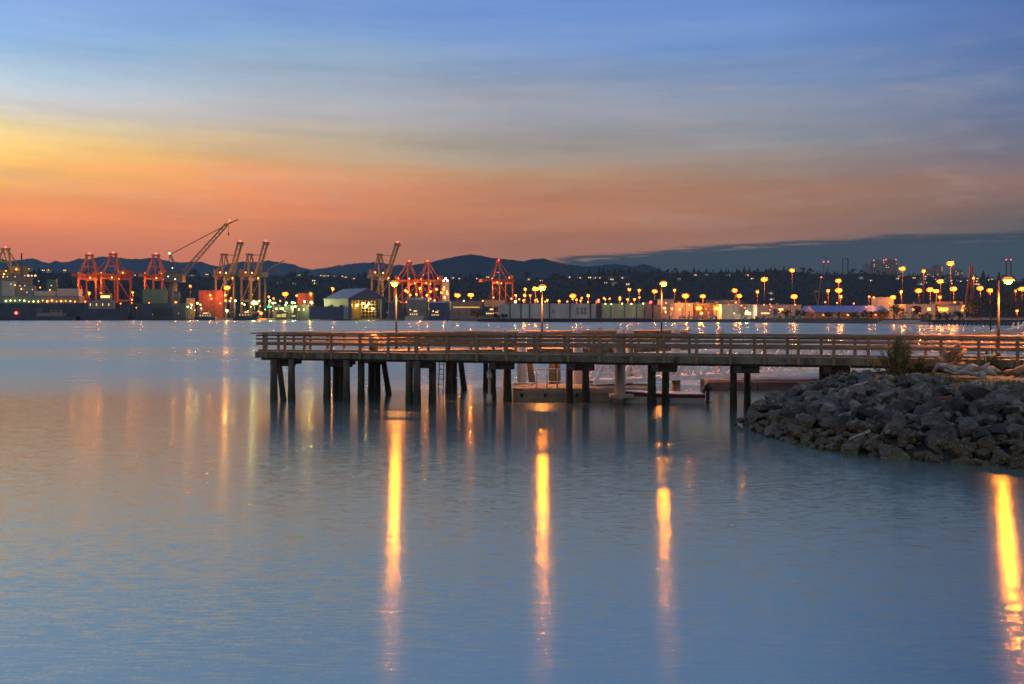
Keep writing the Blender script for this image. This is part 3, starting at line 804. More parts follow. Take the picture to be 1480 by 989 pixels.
# gangway: aluminium truss from the float up to the landing
GA = Vector((X_of(858, 55.2), 55.2, 0.74)); GB = Vector((X_of(1268, 58.6), 58.6, 1.42))
gd = (GB - GA); GL = gd.length; gang = thing('gangway', 'pale aluminium truss gangway sloping from the floating dock up to shore', 'gangway', GA)
du = gd.normalized(); dn = Vector((-du.y, du.x, 0)).normalized()
GH = 1.5
def G(s, side, h): return du * s + dn * (side * 1.3) + Vector((0, 0, h))
for side in (0, 1):
    for h, w_ in ((0.1, 0.24), (GH, 0.15)):
        mb = MB(); mb.bar(G(0, side, h), G(GL, side, h), w_, w_); mb.build('chord', 'white_metal', gang)
    nb = 11; L_ = GL / nb
    for k in range(nb):
        mb = MB(); mb.bar(G(k * L_ + 0.08, side, 0.1), G((k + 0.5) * L_, side, GH - 0.05), 0.19, 0.19); mb.build('diagonal', 'white_metal', gang)
        mb = MB(); mb.bar(G((k + 0.5) * L_, side, GH - 0.05), G((k + 1) * L_ - 0.08, side, 0.1), 0.19, 0.19); mb.build('diagonal', 'white_metal', gang)
    for h in (0.5, 0.85, 1.2):
        mb = MB(); mb.bar(G(0.1, side, h) + dn * (0.09 if side == 0 else -0.09), G(GL, side, h) + dn * (0.09 if side == 0 else -0.09), 0.03, 0.045); mb.build('hand_rail', 'white_metal', gang)
mb = MB()
for k in range(int(GL / 0.4)):
    mb.hexa([G(k * 0.4, 0.06, 0.16), G(k * 0.4 + 0.38, 0.06, 0.16), G(k * 0.4 + 0.38, 0.94, 0.16), G(k * 0.4, 0.94, 0.16), G(k * 0.4, 0.06, 0.2), G(k * 0.4 + 0.38, 0.06, 0.2), G(k * 0.4 + 0.38, 0.94, 0.2), G(k * 0.4, 0.94, 0.2)])
mb.build('walkway_grating', 'white_metal', gang)
# landing at the shore end
LP = GB + Vector((0.1, -0.3, 0))
t = thing('landing_platform', 'pale platform and rails where the gangway meets the shore', 'platform', LP)
mb = MB(); mb.box(0, 9.5, 0, 2.4, -0.12, 0.12); mb.build('slab', 'white_metal', t)
for x_ in (0.4, 2.7, 5.0, 7.3, 9.4):
    mb = MB(); mb.box(x_ - .05, x_ + .05, 0.02, 0.12, 0.122, 1.1); mb.build('post', 'white_metal', t)
for z in (0.5, 0.8, 1.13):
    mb = MB(); mb.box(0.3, 9.5, 0.025, 0.115, z, z + 0.06); mb.build('rail', 'white_metal', t)
for x_ in (1.2, 5.2, 9.0):
    mb = MB(); mb.tube((x_, 1.2, -3.5), (x_, 1.2, -0.122), 0.2, 0.2, 12); mb.build('pile', 'pile', t)

BY = 60.5
t = thing('floating_breakwater', 'low dark concrete breakwater floating behind the gangway', 'breakwater', (X_of(1022, BY), BY, 0))
W_ = X_of(1240, BY) - X_of(1022, BY)
for k in range(3):
    mb = MB(); mb.box(W_ * k / 3 + 0.02, W_ * (k + 1) / 3 - 0.02, 0, 2.4, -0.5, 0.66 + 0.03 * k); mb.build('segment', 'float_dark', t, bevel=0.04)
mb = MB(); mb.box(0.1, W_, -0.05, -0.002, 0.50, 0.58); mb.build('rub_strip', 'pink_wall', t)

# small red striped motor boat
bx0, bx1, BYo = X_of(893, 52.0), X_of(1013, 52.6), 52.2
t = thing('motor_boat', 'small open motorboat with a red stripe and black outboard, moored by the dock', 'boat', (bx1, BYo, 0))
Lb = bx1 - bx0
def hull(z_lo, z_hi, grow, name, mat, wtop):
    mb = MB(); rings = []
    for k in range(13):
        f = k / 12
        hw = 0.78 * (1 - max(0, (f - 0.45) / 0.55) ** 2.2) + 0.015
        sheer = 0.16 * f * f
        ring = []
        for s_ in (-1, 1):
            ring.append((-f * Lb, s_ * (hw * (0.82 if z_lo < 0 else wtop)) + 0, z_lo + (sheer if z_lo > 0 else 0) * 0.8))
            ring.append((-f * Lb - (0.1 * f), s_ * hw * grow, z_hi + sheer))
        rings.append([mb.bm.verts.new(c_) for c_ in ring])
    for a_, b_ in zip(rings, rings[1:]):
        mb.bm.faces.new((a_[0], b_[0], b_[1], a_[1])); mb.bm.faces.new((a_[2], a_[3], b_[3], b_[2])); mb.bm.faces.new((a_[0], a_[2], b_[2], b_[0]))
        mb.bm.faces.new((a_[1], b_[1], b_[3], a_[3]))
    mb.bm.faces.new((rings[0][0], rings[0][1], rings[0][3], rings[0][2])); mb.bm.faces.new((rings[-1][0], rings[-1][2], rings[-1][3], rings[-1][1]))
    return mb.build(name, mat, t)
hull(-0.15, 0.28, 1.0, 'hull', 'white_paint', 1)
hull(0.282, 0.45, 1.04, 'sheer_stripe', 'red_paint', 1.0)
hull(0.454, 0.50, 1.06, 'gunwale', 'white_paint', 1.03)
mb = MB(); mb.ball((0.3, 0, 0.78), 0.24, 2, (1.0, 0.75, 1.0)); m_ = mb.build('outboard_motor', 'black', t)
mb = MB(); mb.box(0.2, 0.36, -0.07, 0.07, 0.02, 0.58); mb.box(0.1, 0.5, -0.05, 0.05, -0.3, 0.03); mb.build('drive_leg', 'black', m_)
mb = MB(); mb.box(-0.02, 0.12, -0.2, 0.2, 0.4, 0.72); mb.build('bracket', 'steel_dark', m_)

# ------------------------------------------------------------------ the riprap point
SHL = [(9.3, 40.9), (9.75, 37.2), (10.5, 34.0), (11.4, 32.6), (12.4, 31.5), (14.0, 30.3), (15.5, 29.3), (22.0, 27.5), (40.0, 24.0)]
BKL = [(9.3, 40.9), (10.3, 43.4), (12.2, 46.4), (14.6, 49.6), (17.5, 52.5), (22.0, 55.0), (40.0, 58.0)]
def d_line(line, x, y):
    best = 1e9
    for (x0, y0), (x1, y1) in zip(line, line[1:]):
        dx, dy = x1 - x0, y1 - y0
        t = max(0, min(1, ((x - x0) * dx + (y - y0) * dy) / (dx * dx + dy * dy)))
        best = min(best, math.hypot(x - x0 - t * dx, y - y0 - t * dy))
    return best
POLY = SHL + [(60, 24), (60, 58)] + BKL[:0:-1]
def inside(x, y):
    c_ = False; n = len(POLY)
    for i in range(n):
        (x0, y0), (x1, y1) = POLY[i], POLY[i - 1]
        if (y0 > y) != (y1 > y) and x < (x1 - x0) * (y - y0) / (y1 - y0) + x0: c_ = not c_
    return c_
def ground(x, y):
    a, b = d_line(SHL, x, y), d_line(BKL, x, y)
    if not inside(x, y): return -min(a, b) * 0.4
    za = 2.0 * min(1, (a / 6.2)) ** 0.9 + max(0, a - 6.2) * 0.03
    zb = 2.1 * min(1, (b / 4.2)) ** 0.8
    return min(za, zb, 2.35) 
mb = MB(); g = {}
nx, ny = 90, 90
for j in range(ny + 1):
    for i in range(nx + 1):
        x = 7.5 + 30 * (i / nx) ** 1.2; y = 26.5 + 33 * j / ny
        z = ground(x, y) - 0.10 + 0.09 * mnoise.noise(Vector((x * 1.1, y * 1.1, 0))) + 0.05 * mnoise.noise(Vector((x * 3, y * 3, 5)))
        g[i, j] = mb.bm.verts.new((x, y, z))
for j in range(ny):
    for i in range(nx):
        mb.bm.faces.new((g[i, j], g[i + 1, j], g[i + 1, j + 1], g[i, j + 1])).smooth = True
struct(mb.build('ground', 'soil'))

def rock_mesh(seed, flat=1.0):
    r_ = random.Random(seed)
    bm = bmesh.new(); bmesh.ops.create_icosphere(bm, subdivisions=4, radius=1)
    planes = []
    for k in range(11):
        v = Vector((r_.gauss(0, 1), r_.gauss(0, 1), r_.gauss(0, 1))).normalized(); planes.append((v, r_.uniform(0.38, 0.8)))
    off = Vector((seed * 3.1, seed * 1.7, 0))
    for v in bm.verts:
        for _ in range(2):
            for n_, d in planes:
                k = v.co.dot(n_) - d
                if k > 0: v.co -= n_ * k
        v.co += v.co.normalized() * (0.065 * mnoise.fractal(v.co * 3.6 + off, 0.75, 2.2, 5))
        v.co.z *= 0.82 * flat
    me = bpy.data.meshes.new('rock'); bm.to_mesh(me); bm.free()
    me.materials.append(M['rock'])
    return me
ROCKS = [rock_mesh(k) for k in range(14)]
RLAB = [('seaweed covered rock along the waterline of the riprap bank', 'weedy rocks at the waterline'),
        ('dark angular basalt boulder on the middle slope of the riprap bank', 'basalt boulders on the slope'),
        ('grey angular boulder along the top edge of the riprap bank', 'boulders along the top of the bank'),
        ('rock on the low outer tip of the riprap point beneath the pier', 'rocks on the outer tip')]
first_rock = []
def add_rock(x, y, size, zone, sink=0.22):
    me = rnd.choice(ROCKS)
    if not first_rock:
        o = bpy.data.objects.new('riprap_rock', me); first_rock.append(o)
    else:
        o = first_rock[0].copy(); o.data = me
    COL.objects.link(o)
    o.location = (x, y, ground(x, y) + size * (0.42 - sink))
    o.rotation_euler = (rnd.uniform(-.7, .7), rnd.uniform(-.7, .7), rnd.uniform(0, 6.28))
    o.scale = (size * rnd.uniform(.85, 1.35), size * rnd.uniform(.8, 1.15), size * rnd.uniform(.7, 1.0))
    tag(o, RLAB[zone][0], 'rock', RLAB[zone][1])
# along the front bank
cand = []
yy = 28.5
while yy < 48:
    xx = 8.8
    while xx < 26:
        x, y = xx + rnd.uniform(-.22, .22), yy + rnd.uniform(-.22, .22)
        a, b = d_line(SHL, x, y), d_line(BKL, x, y)
        ins = inside(x, y)
        px = CX + x / y * F
        if 1091 < px < 1510 and ((ins and (a < 5.7 or (b < 1.6 and y < 46 and px < 1230))) or (not ins and min(a, b) < 0.34)):
            cand.append((x, y, a, b, ins, px))
        xx += 0.50
    yy += 0.50
cand.sort(key=lambda c_: c_[1] - 0.4 * c_[0])
rest = MB()
for i_, (x, y, a, b, ins, px) in enumerate(cand):
    e = min(a, b) if ins else 0
    size = rnd.choice((.18, .22, .26, .30, .34, .40, .46, .56)) * (1.12 if 1.0 < a < 5.5 else 0.95)
    zone = 3 if (y > 37.5 and px < 1175) else (0 if e < 1.6 else (2 if a > 5.0 or y > 41.5 else 1))
    if i_ < 296:
        add_rock(x, y, size, zone)
    else:
        me = rnd.choice(ROCKS); mt = Matrix.Translation((x, y, ground(x, y) + size * .2)) @ Matrix.Rotation(rnd.uniform(0, 6), 4, 'Z') @ Matrix.Diagonal((size, size, size * .8, 1))
        n0 = len(rest.bm.verts); rest.bm.from_mesh(me); rest.bm.verts.ensure_lookup_table()
        for v in rest.bm.verts[n0:]: v.co = mt @ v.co
small = []
for k in range(5):
    bm = bmesh.new(); bmesh.ops.create_icosphere(bm, subdivisions=2, radius=1)
    for v in bm.verts: v.co *= 1 + .35 * mnoise.noise(v.co * 1.6 + Vector((k * 7.0, 0, 0)))
    me = bpy.data.meshes.new('stone'); bm.to_mesh(me); bm.free(); small.append(me)
n_s = 0
while n_s < 520:
    x, y = rnd.uniform(9, 24), rnd.uniform(28, 44)
    a = d_line(SHL, x, y)
    if CX + x / y * F > 1500 or not ((inside(x, y) and a < 6.0) or a < .35): continue
    n_s += 1; size = rnd.uniform(.06, .17)
    mt = Matrix.Translation((x, y, ground(x, y) + size * .6 + rnd.uniform(0, .10))) @ Matrix.Rotation(rnd.uniform(0, 6), 4, 'Z') @ Matrix.Rotation(rnd.uniform(0, 6), 4, 'X') @ Matrix.Diagonal((size * 1.2, size, size * .8, 1))
    n0 = len(rest.bm.verts); rest.bm.from_mesh(rnd.choice(small)); rest.bm.verts.ensure_lookup_table()
    for v in rest.bm.verts[n0:]: v.co = mt @ v.co
rb = rest.build('riprap_rubble', 'rock'); rb['kind'] = 'stuff'

def stick(name, label, cat, pts, rads, mat, wob=0.3, n=10):
    base = Vector(pts[0])
    t = thing(name, label, cat, base)
    mb = MB(); mb.path([Vector(p) - base for p in pts], rads, n, wob)
    return t, mb
def gp(px, py, z_guess=None, Y=None):
    """a point on the bank seen at that place: march the view ray to the ground"""
    if Y is None:
        Y = 28.0
        while Y < 55:
            p = at(px, py, Y)
            if p.z <= ground(p.x, p.y): break
            Y += 0.05
    return at(px, py, Y)

# driftwood log with root end, pale
YL = 40.6
def dl(px, py, dy=0): return at(px, py, YL + dy)
t = thing('driftwood_log', 'long bleached driftwood log lying on top of the bank', 'driftwood', dl(1356, 535))
def lp(mb, pts, rads, n=10, wob=0.35): mb.path([p - t.location for p in pts], rads, n, wob)
def wavy(pts, n, k):
    out = []
    for i in range(n + 1):
        f = i / n * (len(pts) - 1); a = min(int(f), len(pts) - 2); p = pts[a].lerp(pts[a + 1], f - a)
        out.append(p + Vector((0, k * mnoise.noise(p * 2.1), k * mnoise.noise(p * 2.7 + Vector((5, 0, 0))))))
    return out
def taper(r0, r1, n): return [(r0 + (r1 - r0) * i / n) * (1 + .22 * mnoise.noise(Vector((i * .9, r0 * 30, 0)))) for i in range(n + 1)]
mb = MB(); lp(mb, wavy([dl(1354, 530), dl(1366, 532), dl(1380, 534, .1), dl(1396, 534.5, .1), dl(1408, 533.5), dl(1421, 536)], 22, .10), taper(.11, .21, 22), 14, 0.9)
lp(mb, wavy([dl(1364, 535, -.1), dl(1382, 539, -.15), dl(1400, 539.5, -.15), dl(1421, 541, -.1)], 16, .10), taper(.05, .13, 16), 12, 0.9)
lp(mb, wavy([dl(1374, 531.5, .05), dl(1392, 531.5, .1), dl(1412, 532, 0)], 12, .08), taper(.05, .08, 12), 10, 0.9)
mb.build('trunk', 'drift', t)
for pts, rr in (([dl(1420, 535), dl(1431, 538, -.2), dl(1440, 543, -.3)], [.22, .16, .05]), ([dl(1419, 538, -.1), dl(1421, 545, -.3), dl(1420, 549, -.4)], [.2, .13, .05]), ([dl(1420, 534), dl(1427, 528), dl(1430, 524)], [.17, .09, .03]), ([dl(1420, 536, .1), dl(1434, 533, .3), dl(1446, 538, .4)], [.2, .12, .05])):
    mb = MB(); lp(mb, pts, rr, 8); mb.build('root', 'drift', t)
# upright root stump behind it
YS = 42.6
t = thing('root_stump', 'grey tangled root stump with rust coloured leaves beside the pier railing', 'stump', at(1362, 533, YS))
def rp(mb, pts, rads): mb.path([at(a_, b_, YS + c_) - t.location for a_, b_, c_ in pts], rads, 9, 0.5)
mb = MB(); rp(mb, [(1352, 523, -.5), (1360, 522, -.1), (1370, 523, .2), (1384, 524, .5)], [.17, .2, .2, .14]); mb.build('log_butt', 'root', t)
for pts, rr in (([(1360, 524, 0), (1363, 514, 0), (1366, 505, 0)], [.16, .11, .05]), ([(1364, 523, 0), (1371, 512, .1), (1374, 507, .1)], [.16, .09, .03]), ([(1368, 524, .1), (1377, 511, .2), (1384, 500, .2), (1388, 497, .2)], [.2, .15, .1, .05]), ([(1372, 526, .1), (1386, 516, .2), (1396, 505, .3)], [.18, .12, .06]), ([(1362, 530, -.1), (1376, 527, 0), (1394, 527, .2)], [.12, .15, .12]), ([(1360, 526, -.2), (1352, 532, -.4), (1347, 540, -.6)], [.14, .1, .05])):
    mb = MB(); rp(mb, pts, rr); mb.build('root', 'root', t)
mb = MB()
for k in range(170):
    p = at(rnd.uniform(1366, 1388), rnd.uniform(504, 529), YS - .25 + rnd.uniform(0, .4)) - t.location
    mb.leaf(p, (rnd.uniform(-1, 1), rnd.uniform(-1, 1), rnd.uniform(-.3, 1)), rnd.uniform(.08, .16), .06)
mb.build('leaves', 'leaf_r', t)
# smaller pieces
def log(label, a_, b_, r0, r1, mat, Y=None, lift=0.0, cat='driftwood', name='driftwood_branch'):
    p, q = gp(*a_, Y=Y), gp(*b_, Y=Y)
    p.z += lift; q.z += lift
    t, mb = stick(name, label, cat, [p, p.lerp(q, .35) + Vector((0, 0, .03)), p.lerp(q, .7), q], [r0, r0 * .9, (r0 + r1) / 2, r1], mat)
    mb.build('branch', mat, t)
log('pale stick slanting into the water at the foot of the riprap', (1227, 646), (1257, 633), .05, .07, 'drift', lift=.22, name='drift_stick')
log('dark red timber lying among the boulders halfway up the bank', (1337, 592), (1377, 588), .09, .09, 'rust', lift=.3, name='timber')
log('grey driftwood plank wedged on the boulders near the tip', (1213, 577), (1262, 561), .06, .05, 'drift', lift=.3, name='drift_plank')
log('broken orange brown driftwood piece past the log roots', (1452, 541), (1470, 536), .13, .08, 'root', Y=41.5)
log('knotted driftwood chunk at the edge of the bank below the lamp', (1466, 541), (1484, 530), .17, .12, 'root', Y=41.0)
log('short white driftwood scrap lodged in the top boulders', (1405, 567), (1413, 561), .06, .06, 'drift', lift=.25)

def shrub(label, cat, px, py, Y, wpx, hpx, mat, n_stem, n_leaf, name='shrub', droop=0.0):
    base = at(px, py, Y); base.z = ground(base.x, base.y) - 0.05
    k = Y / F; wd, hh = wpx * k / 2, hpx * k
    t = thing(name, label, cat, base)
    st, lf = MB(), MB()
    for i in range(n_stem):
        a = rnd.uniform(0, 6.28); rr = abs(rnd.gauss(0, .5)); top = Vector((math.cos(a) * rr * wd * rnd.uniform(.7, 1.4), math.sin(a) * rr * wd, hh * rnd.uniform(.45, 1.0) * (1 - .25 * min(rr, 1.4))))
        b0 = Vector((top.x * .45, top.y * .45, 0)); mid = b0.lerp(top, .5) + Vector((rnd.uniform(-.05, .05), rnd.uniform(-.05, .05), 0))
        st.path([b0, mid, top], [.016, .012, .005], 4)
        for j in range(n_leaf):
            f = rnd.random() ** .7
            p = (b0.lerp(mid, f * 2) if f < .5 else mid.lerp(top, f * 2 - 1)) + Vector((rnd.gauss(0, .03), rnd.gauss(0, .03), 0))
            lf.leaf(p, (rnd.uniform(-1, 1), rnd.uniform(-1, 1), rnd.uniform(.2, 1.6) - droop), rnd.uniform(.07, .16), rnd.uniform(.025, .05))
    st.build('stems', 'bark', t); lf.build('leaves', mat, t)
shrub('tall dense broom shrub in front of the pier railing on the bank', 'shrub', 1298, 540, 41.6, 60, 62, 'leaf_a', 78, 62)
shrub('low olive shrub between the tall shrub and the root stump', 'shrub', 1329, 536, 42.2, 40, 28, 'leaf_a', 36, 40)
shrub('bright green bush behind the roots of the driftwood log', 'bush', 1435, 534, 43.0, 34, 26, 'leaf_b', 40, 45, 'bush')
shrub('thin weed growing past the bright green bush', 'weed', 1462, 536, 43.4, 24, 22, 'leaf_b', 14, 22, 'weed')
def tuft(label, px, py, wpx, n, hm, mat='leaf_b'):
    c_ = gp(px, py); t = thing('grass_tuft', label, 'grass tuft', c_); mb = MB()
    for i in range(n):
        x, y = rnd.gauss(0, wpx / 3 * c_.y / F), rnd.gauss(0, .22)
        z = ground(c_.x + x, c_.y + y) - c_.z - .05
        d = Vector((rnd.uniform(-.6, .6), rnd.uniform(-.6, .6), 1)); L = hm * rnd.uniform(.5, 1.1)
        mb.leaf((x, y, z), d, L, .025)
    mb.build('grass_foliage', mat, t)
tuft('wide green grass tuft in front of the driftwood log', 1364, 553, 38, 520, .34)
tuft('small grass tuft by the foot of the tall shrub', 1296, 548, 30, 200, .26, 'leaf_a')
tuft('grass tuft among the top boulders below the lamp', 1455, 556, 36, 240, .28)
tuft('dry olive grass tuft on the rim of the bank below the root stump', 1335, 549, 40, 360, .26, 'leaf_a')
tuft('thin grass tuft on the sandy ground past the wide tuft', 1405, 553, 34, 160, .2, 'leaf_a')

# low bollard light at the foot of the tall shrub
p = at(1306, 533, 43.2); zg = ground(p.x, p.y) - .12
t = thing('bollard_light', 'low glowing bollard light at the foot of the tall broom shrub', 'light', (p.x, p.y, zg))
mb = MB(); mb.tube((0, 0, 0), (0, 0, .22), .07, .07, 10); mb.build('post', 'steel_dark', t)
mb = MB(); mb.tube((0, 0, .223), (0, 0, .38), .06, .06, 12); mb.build('lamp', M.setdefault('bollard', glow('bollard_lamp', (1.0, .42, .06), 60.0)), t)
mb = MB(); mb.tube((0, 0, .383), (0, 0, .42), .085, .06, 12); mb.build('cap', 'steel_dark', t)

# picnic table seen through the railing
p = at(1402, 536, 48.5)
t = thing('picnic_table', 'blue edged picnic table standing behind the pier railing', 'table', (p.x, p.y, 2.2), 0.1)
mb = MB(); mb.box(-.9, 1.4, -.4, .4, .70, .76); mb.build('table_top', 'white_paint', t)
for y_ in (-.75, .75):
    mb = MB(); mb.box(-.9, 1.4, y_ - .14, y_ + .14, .42, .47); mb.build('bench', surf('blue_bench', (.10, .18, .30), .5, .1, 2) if y_ < 0 else 'blue_roof', t)
for x_ in (-.5, 1.0):
    mb = MB(); mb.bar((x_, -.6, 0), (x_, -.15, .70), .07); mb.bar((x_, .6, 0), (x_, .15, .70), .07); mb.bar((x_, -.8, .40), (x_, .8, .40), .05); mb.build('leg_frame', 'steel_dark', t)
# upper walkway ramp behind the shore end of the pier
p = at(1385, 484.5, 60)
t = thing('shore_ramp', 'pale railed ramp rising behind the shore end of the pier', 'ramp', p)
q = at(1500, 476, 57) - p
mb = MB(); mb.bar((0, 0, 0), q, 1.4, .16); mb.build('walkway', 'pink_wall', t)
for f in (.68, .74, .80, .86, .92):
    mb = MB(); mb.bar(q * f, q * (f + .03) + Vector((0, 0, .5)), .07); mb.build('strut', 'white_metal', t)
mb = MB(); mb.bar(q * .62 + Vector((0, 0, .1)), q + Vector((0, 0, .55)), .08); mb.build('rail', 'white_metal', t)

# ================================================================== the far shore: port, shipyard and town
def local(px, py, Y, o): return at(px, py, Y) - Vector(o)

def port_light(parent, loc, col, energy):
    ld = bpy.data.lights.new('lamp_light', 'POINT'); ld.energy = energy; ld.color = col; ld.shadow_soft_size = .8
    lo = bpy.data.objects.new('lamp_light', ld); COL.objects.link(lo); lo.parent = parent; lo.location = loc

# ---- gantry cranes
def gantry_crane(label, px, py_girder, Y, rz, mat, g=13.0, w=8.0, boom_deg=0.0, boom=34.0, back=16.0, apex_x=6.0, lamps=True):
    base = Vector((X_of(px, Y), Y, GZ))
    sc = (Z_of(py_girder, Y) - GZ) / 44.0
    t = thing('gantry_crane', label, 'crane', base, R(rz), 'container cranes of the port', sc)
    for x_ in (-g, g):
        for y_ in (-w, w):
            mb = MB(); mb.bar((x_, y_, 0), (x_, y_, 43), 1.6, 1.6); mb.build('leg', mat, t)
        mb = MB(); mb.box(x_ - .8, x_ + .8, -w + .8, w - .8, 5, 7); mb.build('sill_beam', mat, t)
        mb = MB(); mb.box(x_ - .9, x_ + .9, -w + .8, w - .8, 39.5, 42); mb.build('portal_beam', mat, t)
    for y_ in (-w, w):
        mb = MB(); mb.box(-g + .8, g - .8, y_ - .7, y_ + .7, 17, 19); mb.build('tie_beam', mat, t)
        mb = MB(); mb.bar((-g + .8, y_, 19), (g - .8, y_, 38), .8); mb.build('brace', mat, t)
    for y_ in (-2.6, 2.6):
        mb = MB(); mb.box(-g - back, g + 2, y_ - .7, y_ + .7, 42.3, 45.2); mb.build('girder', mat, t)
    mb = MB(); mb.box(-g - back + 2, -g - 2, -4.4, 4.4, 45.4, 50); mb.build('machinery_house', mat, t)
    # A frame
    for y_ in (-1, 1):
        mb = MB(); mb.bar((apex_x + 4, y_ * w, 43), (apex_x, y_ * 2.8, 64), 1.5); mb.build('a_frame', mat, t)
        mb = MB(); mb.bar((-g, y_ * w * .7, 44), (apex_x - 1, y_ * 2.6, 63.5), .8); mb.build('back_stay', mat, t)
    mb = MB(); mb.box(apex_x - 1.6, apex_x + 1.6, -4.0, 4.0, 64, 66); mb.build('apex_platform', mat, t)
    mb = MB(); mb.bar((apex_x + 2, -w * .75, 53), (apex_x + 2, w * .75, 53), .8); mb.build('cross_brace', mat, t)
    # boom, two girders with cross members
    a = R(boom_deg); h0 = Vector((g + 2.2, 0, 43.8)); d = Vector((math.cos(a), 0, math.sin(a))); up = Vector((-math.sin(a), 0, math.cos(a)))
    mb = MB()
    for y_ in (-2.7, 2.7):
        mb.bar(h0 + Vector((0, y_, 0)), h0 + d * boom + Vector((0, y_, 0)), 1.1, 1.9, up)
    for f in (.12, .28, .45, .62, .8, .97):
        mb.bar(h0 + d * boom * f + Vector((0, -2.2, 0)), h0 + d * boom * f + Vector((0, 2.2, 0)), .8)
    for f0, f1 in ((.12, .28), (.28, .45)):
        mb.bar(h0 + d * boom * f0 + Vector((0, -2.2, 0)), h0 + d * boom * f1 + Vector((0, 2.2, 0)), .5)
    mb.box(h0.x + d.x * boom - 1.6, h0.x + d.x * boom + 1.6, -3.3, 3.3, h0.z + d.z * boom - 2.5, h0.z + d.z * boom + 0.6)
    mb.build('boom', mat, t)
    for y_ in (-2.6, 2.6):
        mb = MB(); mb.bar((apex_x, y_, 64.5), h0 + d * boom * .62 + Vector((0, y_, 0)), .35); mb.build('stay', mat, t)
    mb = MB(); mb.box(g - 7, g - 3, -1.8, 1.8, 38.5, 41.8); mb.build('cab', 'white_wall', t)
    tip = h0 + d * boom
    mb = MB(); mb.ball((tip.x, 0, tip.z + 1.6) if boom_deg > 40 else (apex_x, 0, 67), .9, 1); mb.build('beacon', 'red_lamp', t)
    if lamps:
        for q in ((g + 1, -w, 46), (-g, 0, 47), (g - 2, w, 40), (g + 1, 3.0, 41.2), (g, -w + 1, 24)):
            mb = MB(); mb.ball(q, .75, 1); mb.build('floodlight', 'sodium_soft', t)
        port_light(t, (g + 4, -w - 3, 36), (1.0, .30, .04), 12000 * (.35 if mat == 'crane_white' else 1))
        port_light(t, (0, -w - 4, 50), (1.0, .30, .04), 5000)
    return t
LEFTC = 'among the row of red cranes behind the docked ship'
gantry_crane('yellow lit gantry crane above the stern of the docked ship', 13, 393, 1640, -92, 'crane_yellow', boom_deg=0, boom=24)
gantry_crane('red gantry crane at the outer end of the row, next to the lit ship', 132, 399, 1600, -84, 'crane_red', w=8.6)
gantry_crane('red gantry crane in the middle of the row, above the moored workboat', 168, 398, 1600, -97, 'crane_red', w=8.6)
gantry_crane('red gantry crane beside the mast of the big lattice boom crane', 228, 399, 1600, -88, 'crane_red', w=8.6)
gantry_crane('pale gantry crane with raised boom, next to the big lattice boom crane', 325, 398, 1560, -28, 'crane_white', g=6.5, w=6, boom_deg=70, boom=35, back=7, apex_x=-1)
gantry_crane('pale gantry crane with raised boom beside the small dark jib crane', 362, 398, 1560, -28, 'crane_white', g=6.5, w=6, boom_deg=70, boom=35, back=7, apex_x=-1)
gantry_crane('pale gantry crane with raised boom behind the gabled hall with the lit door', 550, 398, 1560, -28, 'crane_white', g=6.5, w=6, boom_deg=69, boom=34, back=7, apex_x=-1)
gantry_crane('red gantry crane behind the raised pale crane and the gabled hall', 586, 406, 1620, -35, 'crane_red', g=11, w=7, boom=8, back=3)
gantry_crane('red gantry crane beside the white lit tower', 624, 406, 1600, -140, 'crane_red', g=9, w=7, boom=15, back=6)
gantry_crane('red gantry crane standing alone above the conveyor near the grey dock wall', 727, 405, 1560, -145, 'crane_red', g=9, w=7, boom=18, back=5)

# ---- heavy lattice boom crane
def lattice(mb, p, q, w0, w1, n, chord=.5, lace=.28, side=None):
    p, q = Vector(p), Vector(q); d = (q - p).normalized()
    a = d.cross(Vector((0, 1, 0))).normalized(); b = Vector((0, 1, 0))
    def cor(f):
        w_ = (w0 + (w1 - w0) * f) / 2
        c0 = p.lerp(q, f)
        return [c0 + a * w_ * i + b * w_ * j for i, j in ((1, 1), (1, -1), (-1, -1), (-1, 1))]
    A0 = cor(0)
    for k in range(n):
        c0, c1 = cor(k / n), cor((k + 1) / n)
        for i in range(4):
            mb.bar(c0[i], c1[i], chord)
            mb.bar(c0[i], c1[(i + 1) % 4], lace)
YB = 1540
o = at(255, 398, YB); o.z = GZ
t = thing('heavy_lift_crane', 'huge dark crane with a long raised lattice boom and hanging hook block', 'crane', o)
mb = MB(); lattice(mb, local(264, 396, YB, o), local(328, 324, YB, o), 6.5, 4.0, 13, .75, .4); bm_ = mb.build('boom', 'crane_dark', t)
mb = MB(); mb.bar(local(327, 325, YB, o), local(344, 317.5, YB, o), 2.2, 1.4); mb.build('jib', 'crane_dark', bm_)
mb = MB(); mb.ball(local(331.5, 318.5, YB, o), 1.3, 1); mb.build('beacon', 'red_lamp', t)
mb = MB(); lattice(mb, local(258, 394, YB, o), local(245.5, 368, YB, o), 3, 2, 5, .6, .3); mb.build('mast', 'crane_dark', t)
mb = MB(); mb.bar(local(241.5, 396, YB, o), local(245.5, 368, YB, o), .7); mb.build('mast_strut', 'crane_dark', t)
mb = MB(); mb.ball(local(245, 366.5, YB, o), 1.3, 1); mb.build('lamp', 'white_lamp', t)
for y_ in (-2, 2):
    mb = MB(); a_ = local(246, 368, YB, o); b_ = local(326, 326, YB, o); a_.y += y_; b_.y += y_
    mb.bar(a_, b_, .55); mb.build('stay', 'crane_dark', t)
mb = MB(); mb.bar(local(330.3, 324, YB, o), local(330.3, 343, YB, o), .35); mb.ball(local(330.2, 338.5, YB, o), 1.3, 2, (1, 1, 2.2)); mb.build('hook_block', 'crane_dark', t)
a_, b_ = local(239, 408, YB, o), local(266, 392, YB, o)
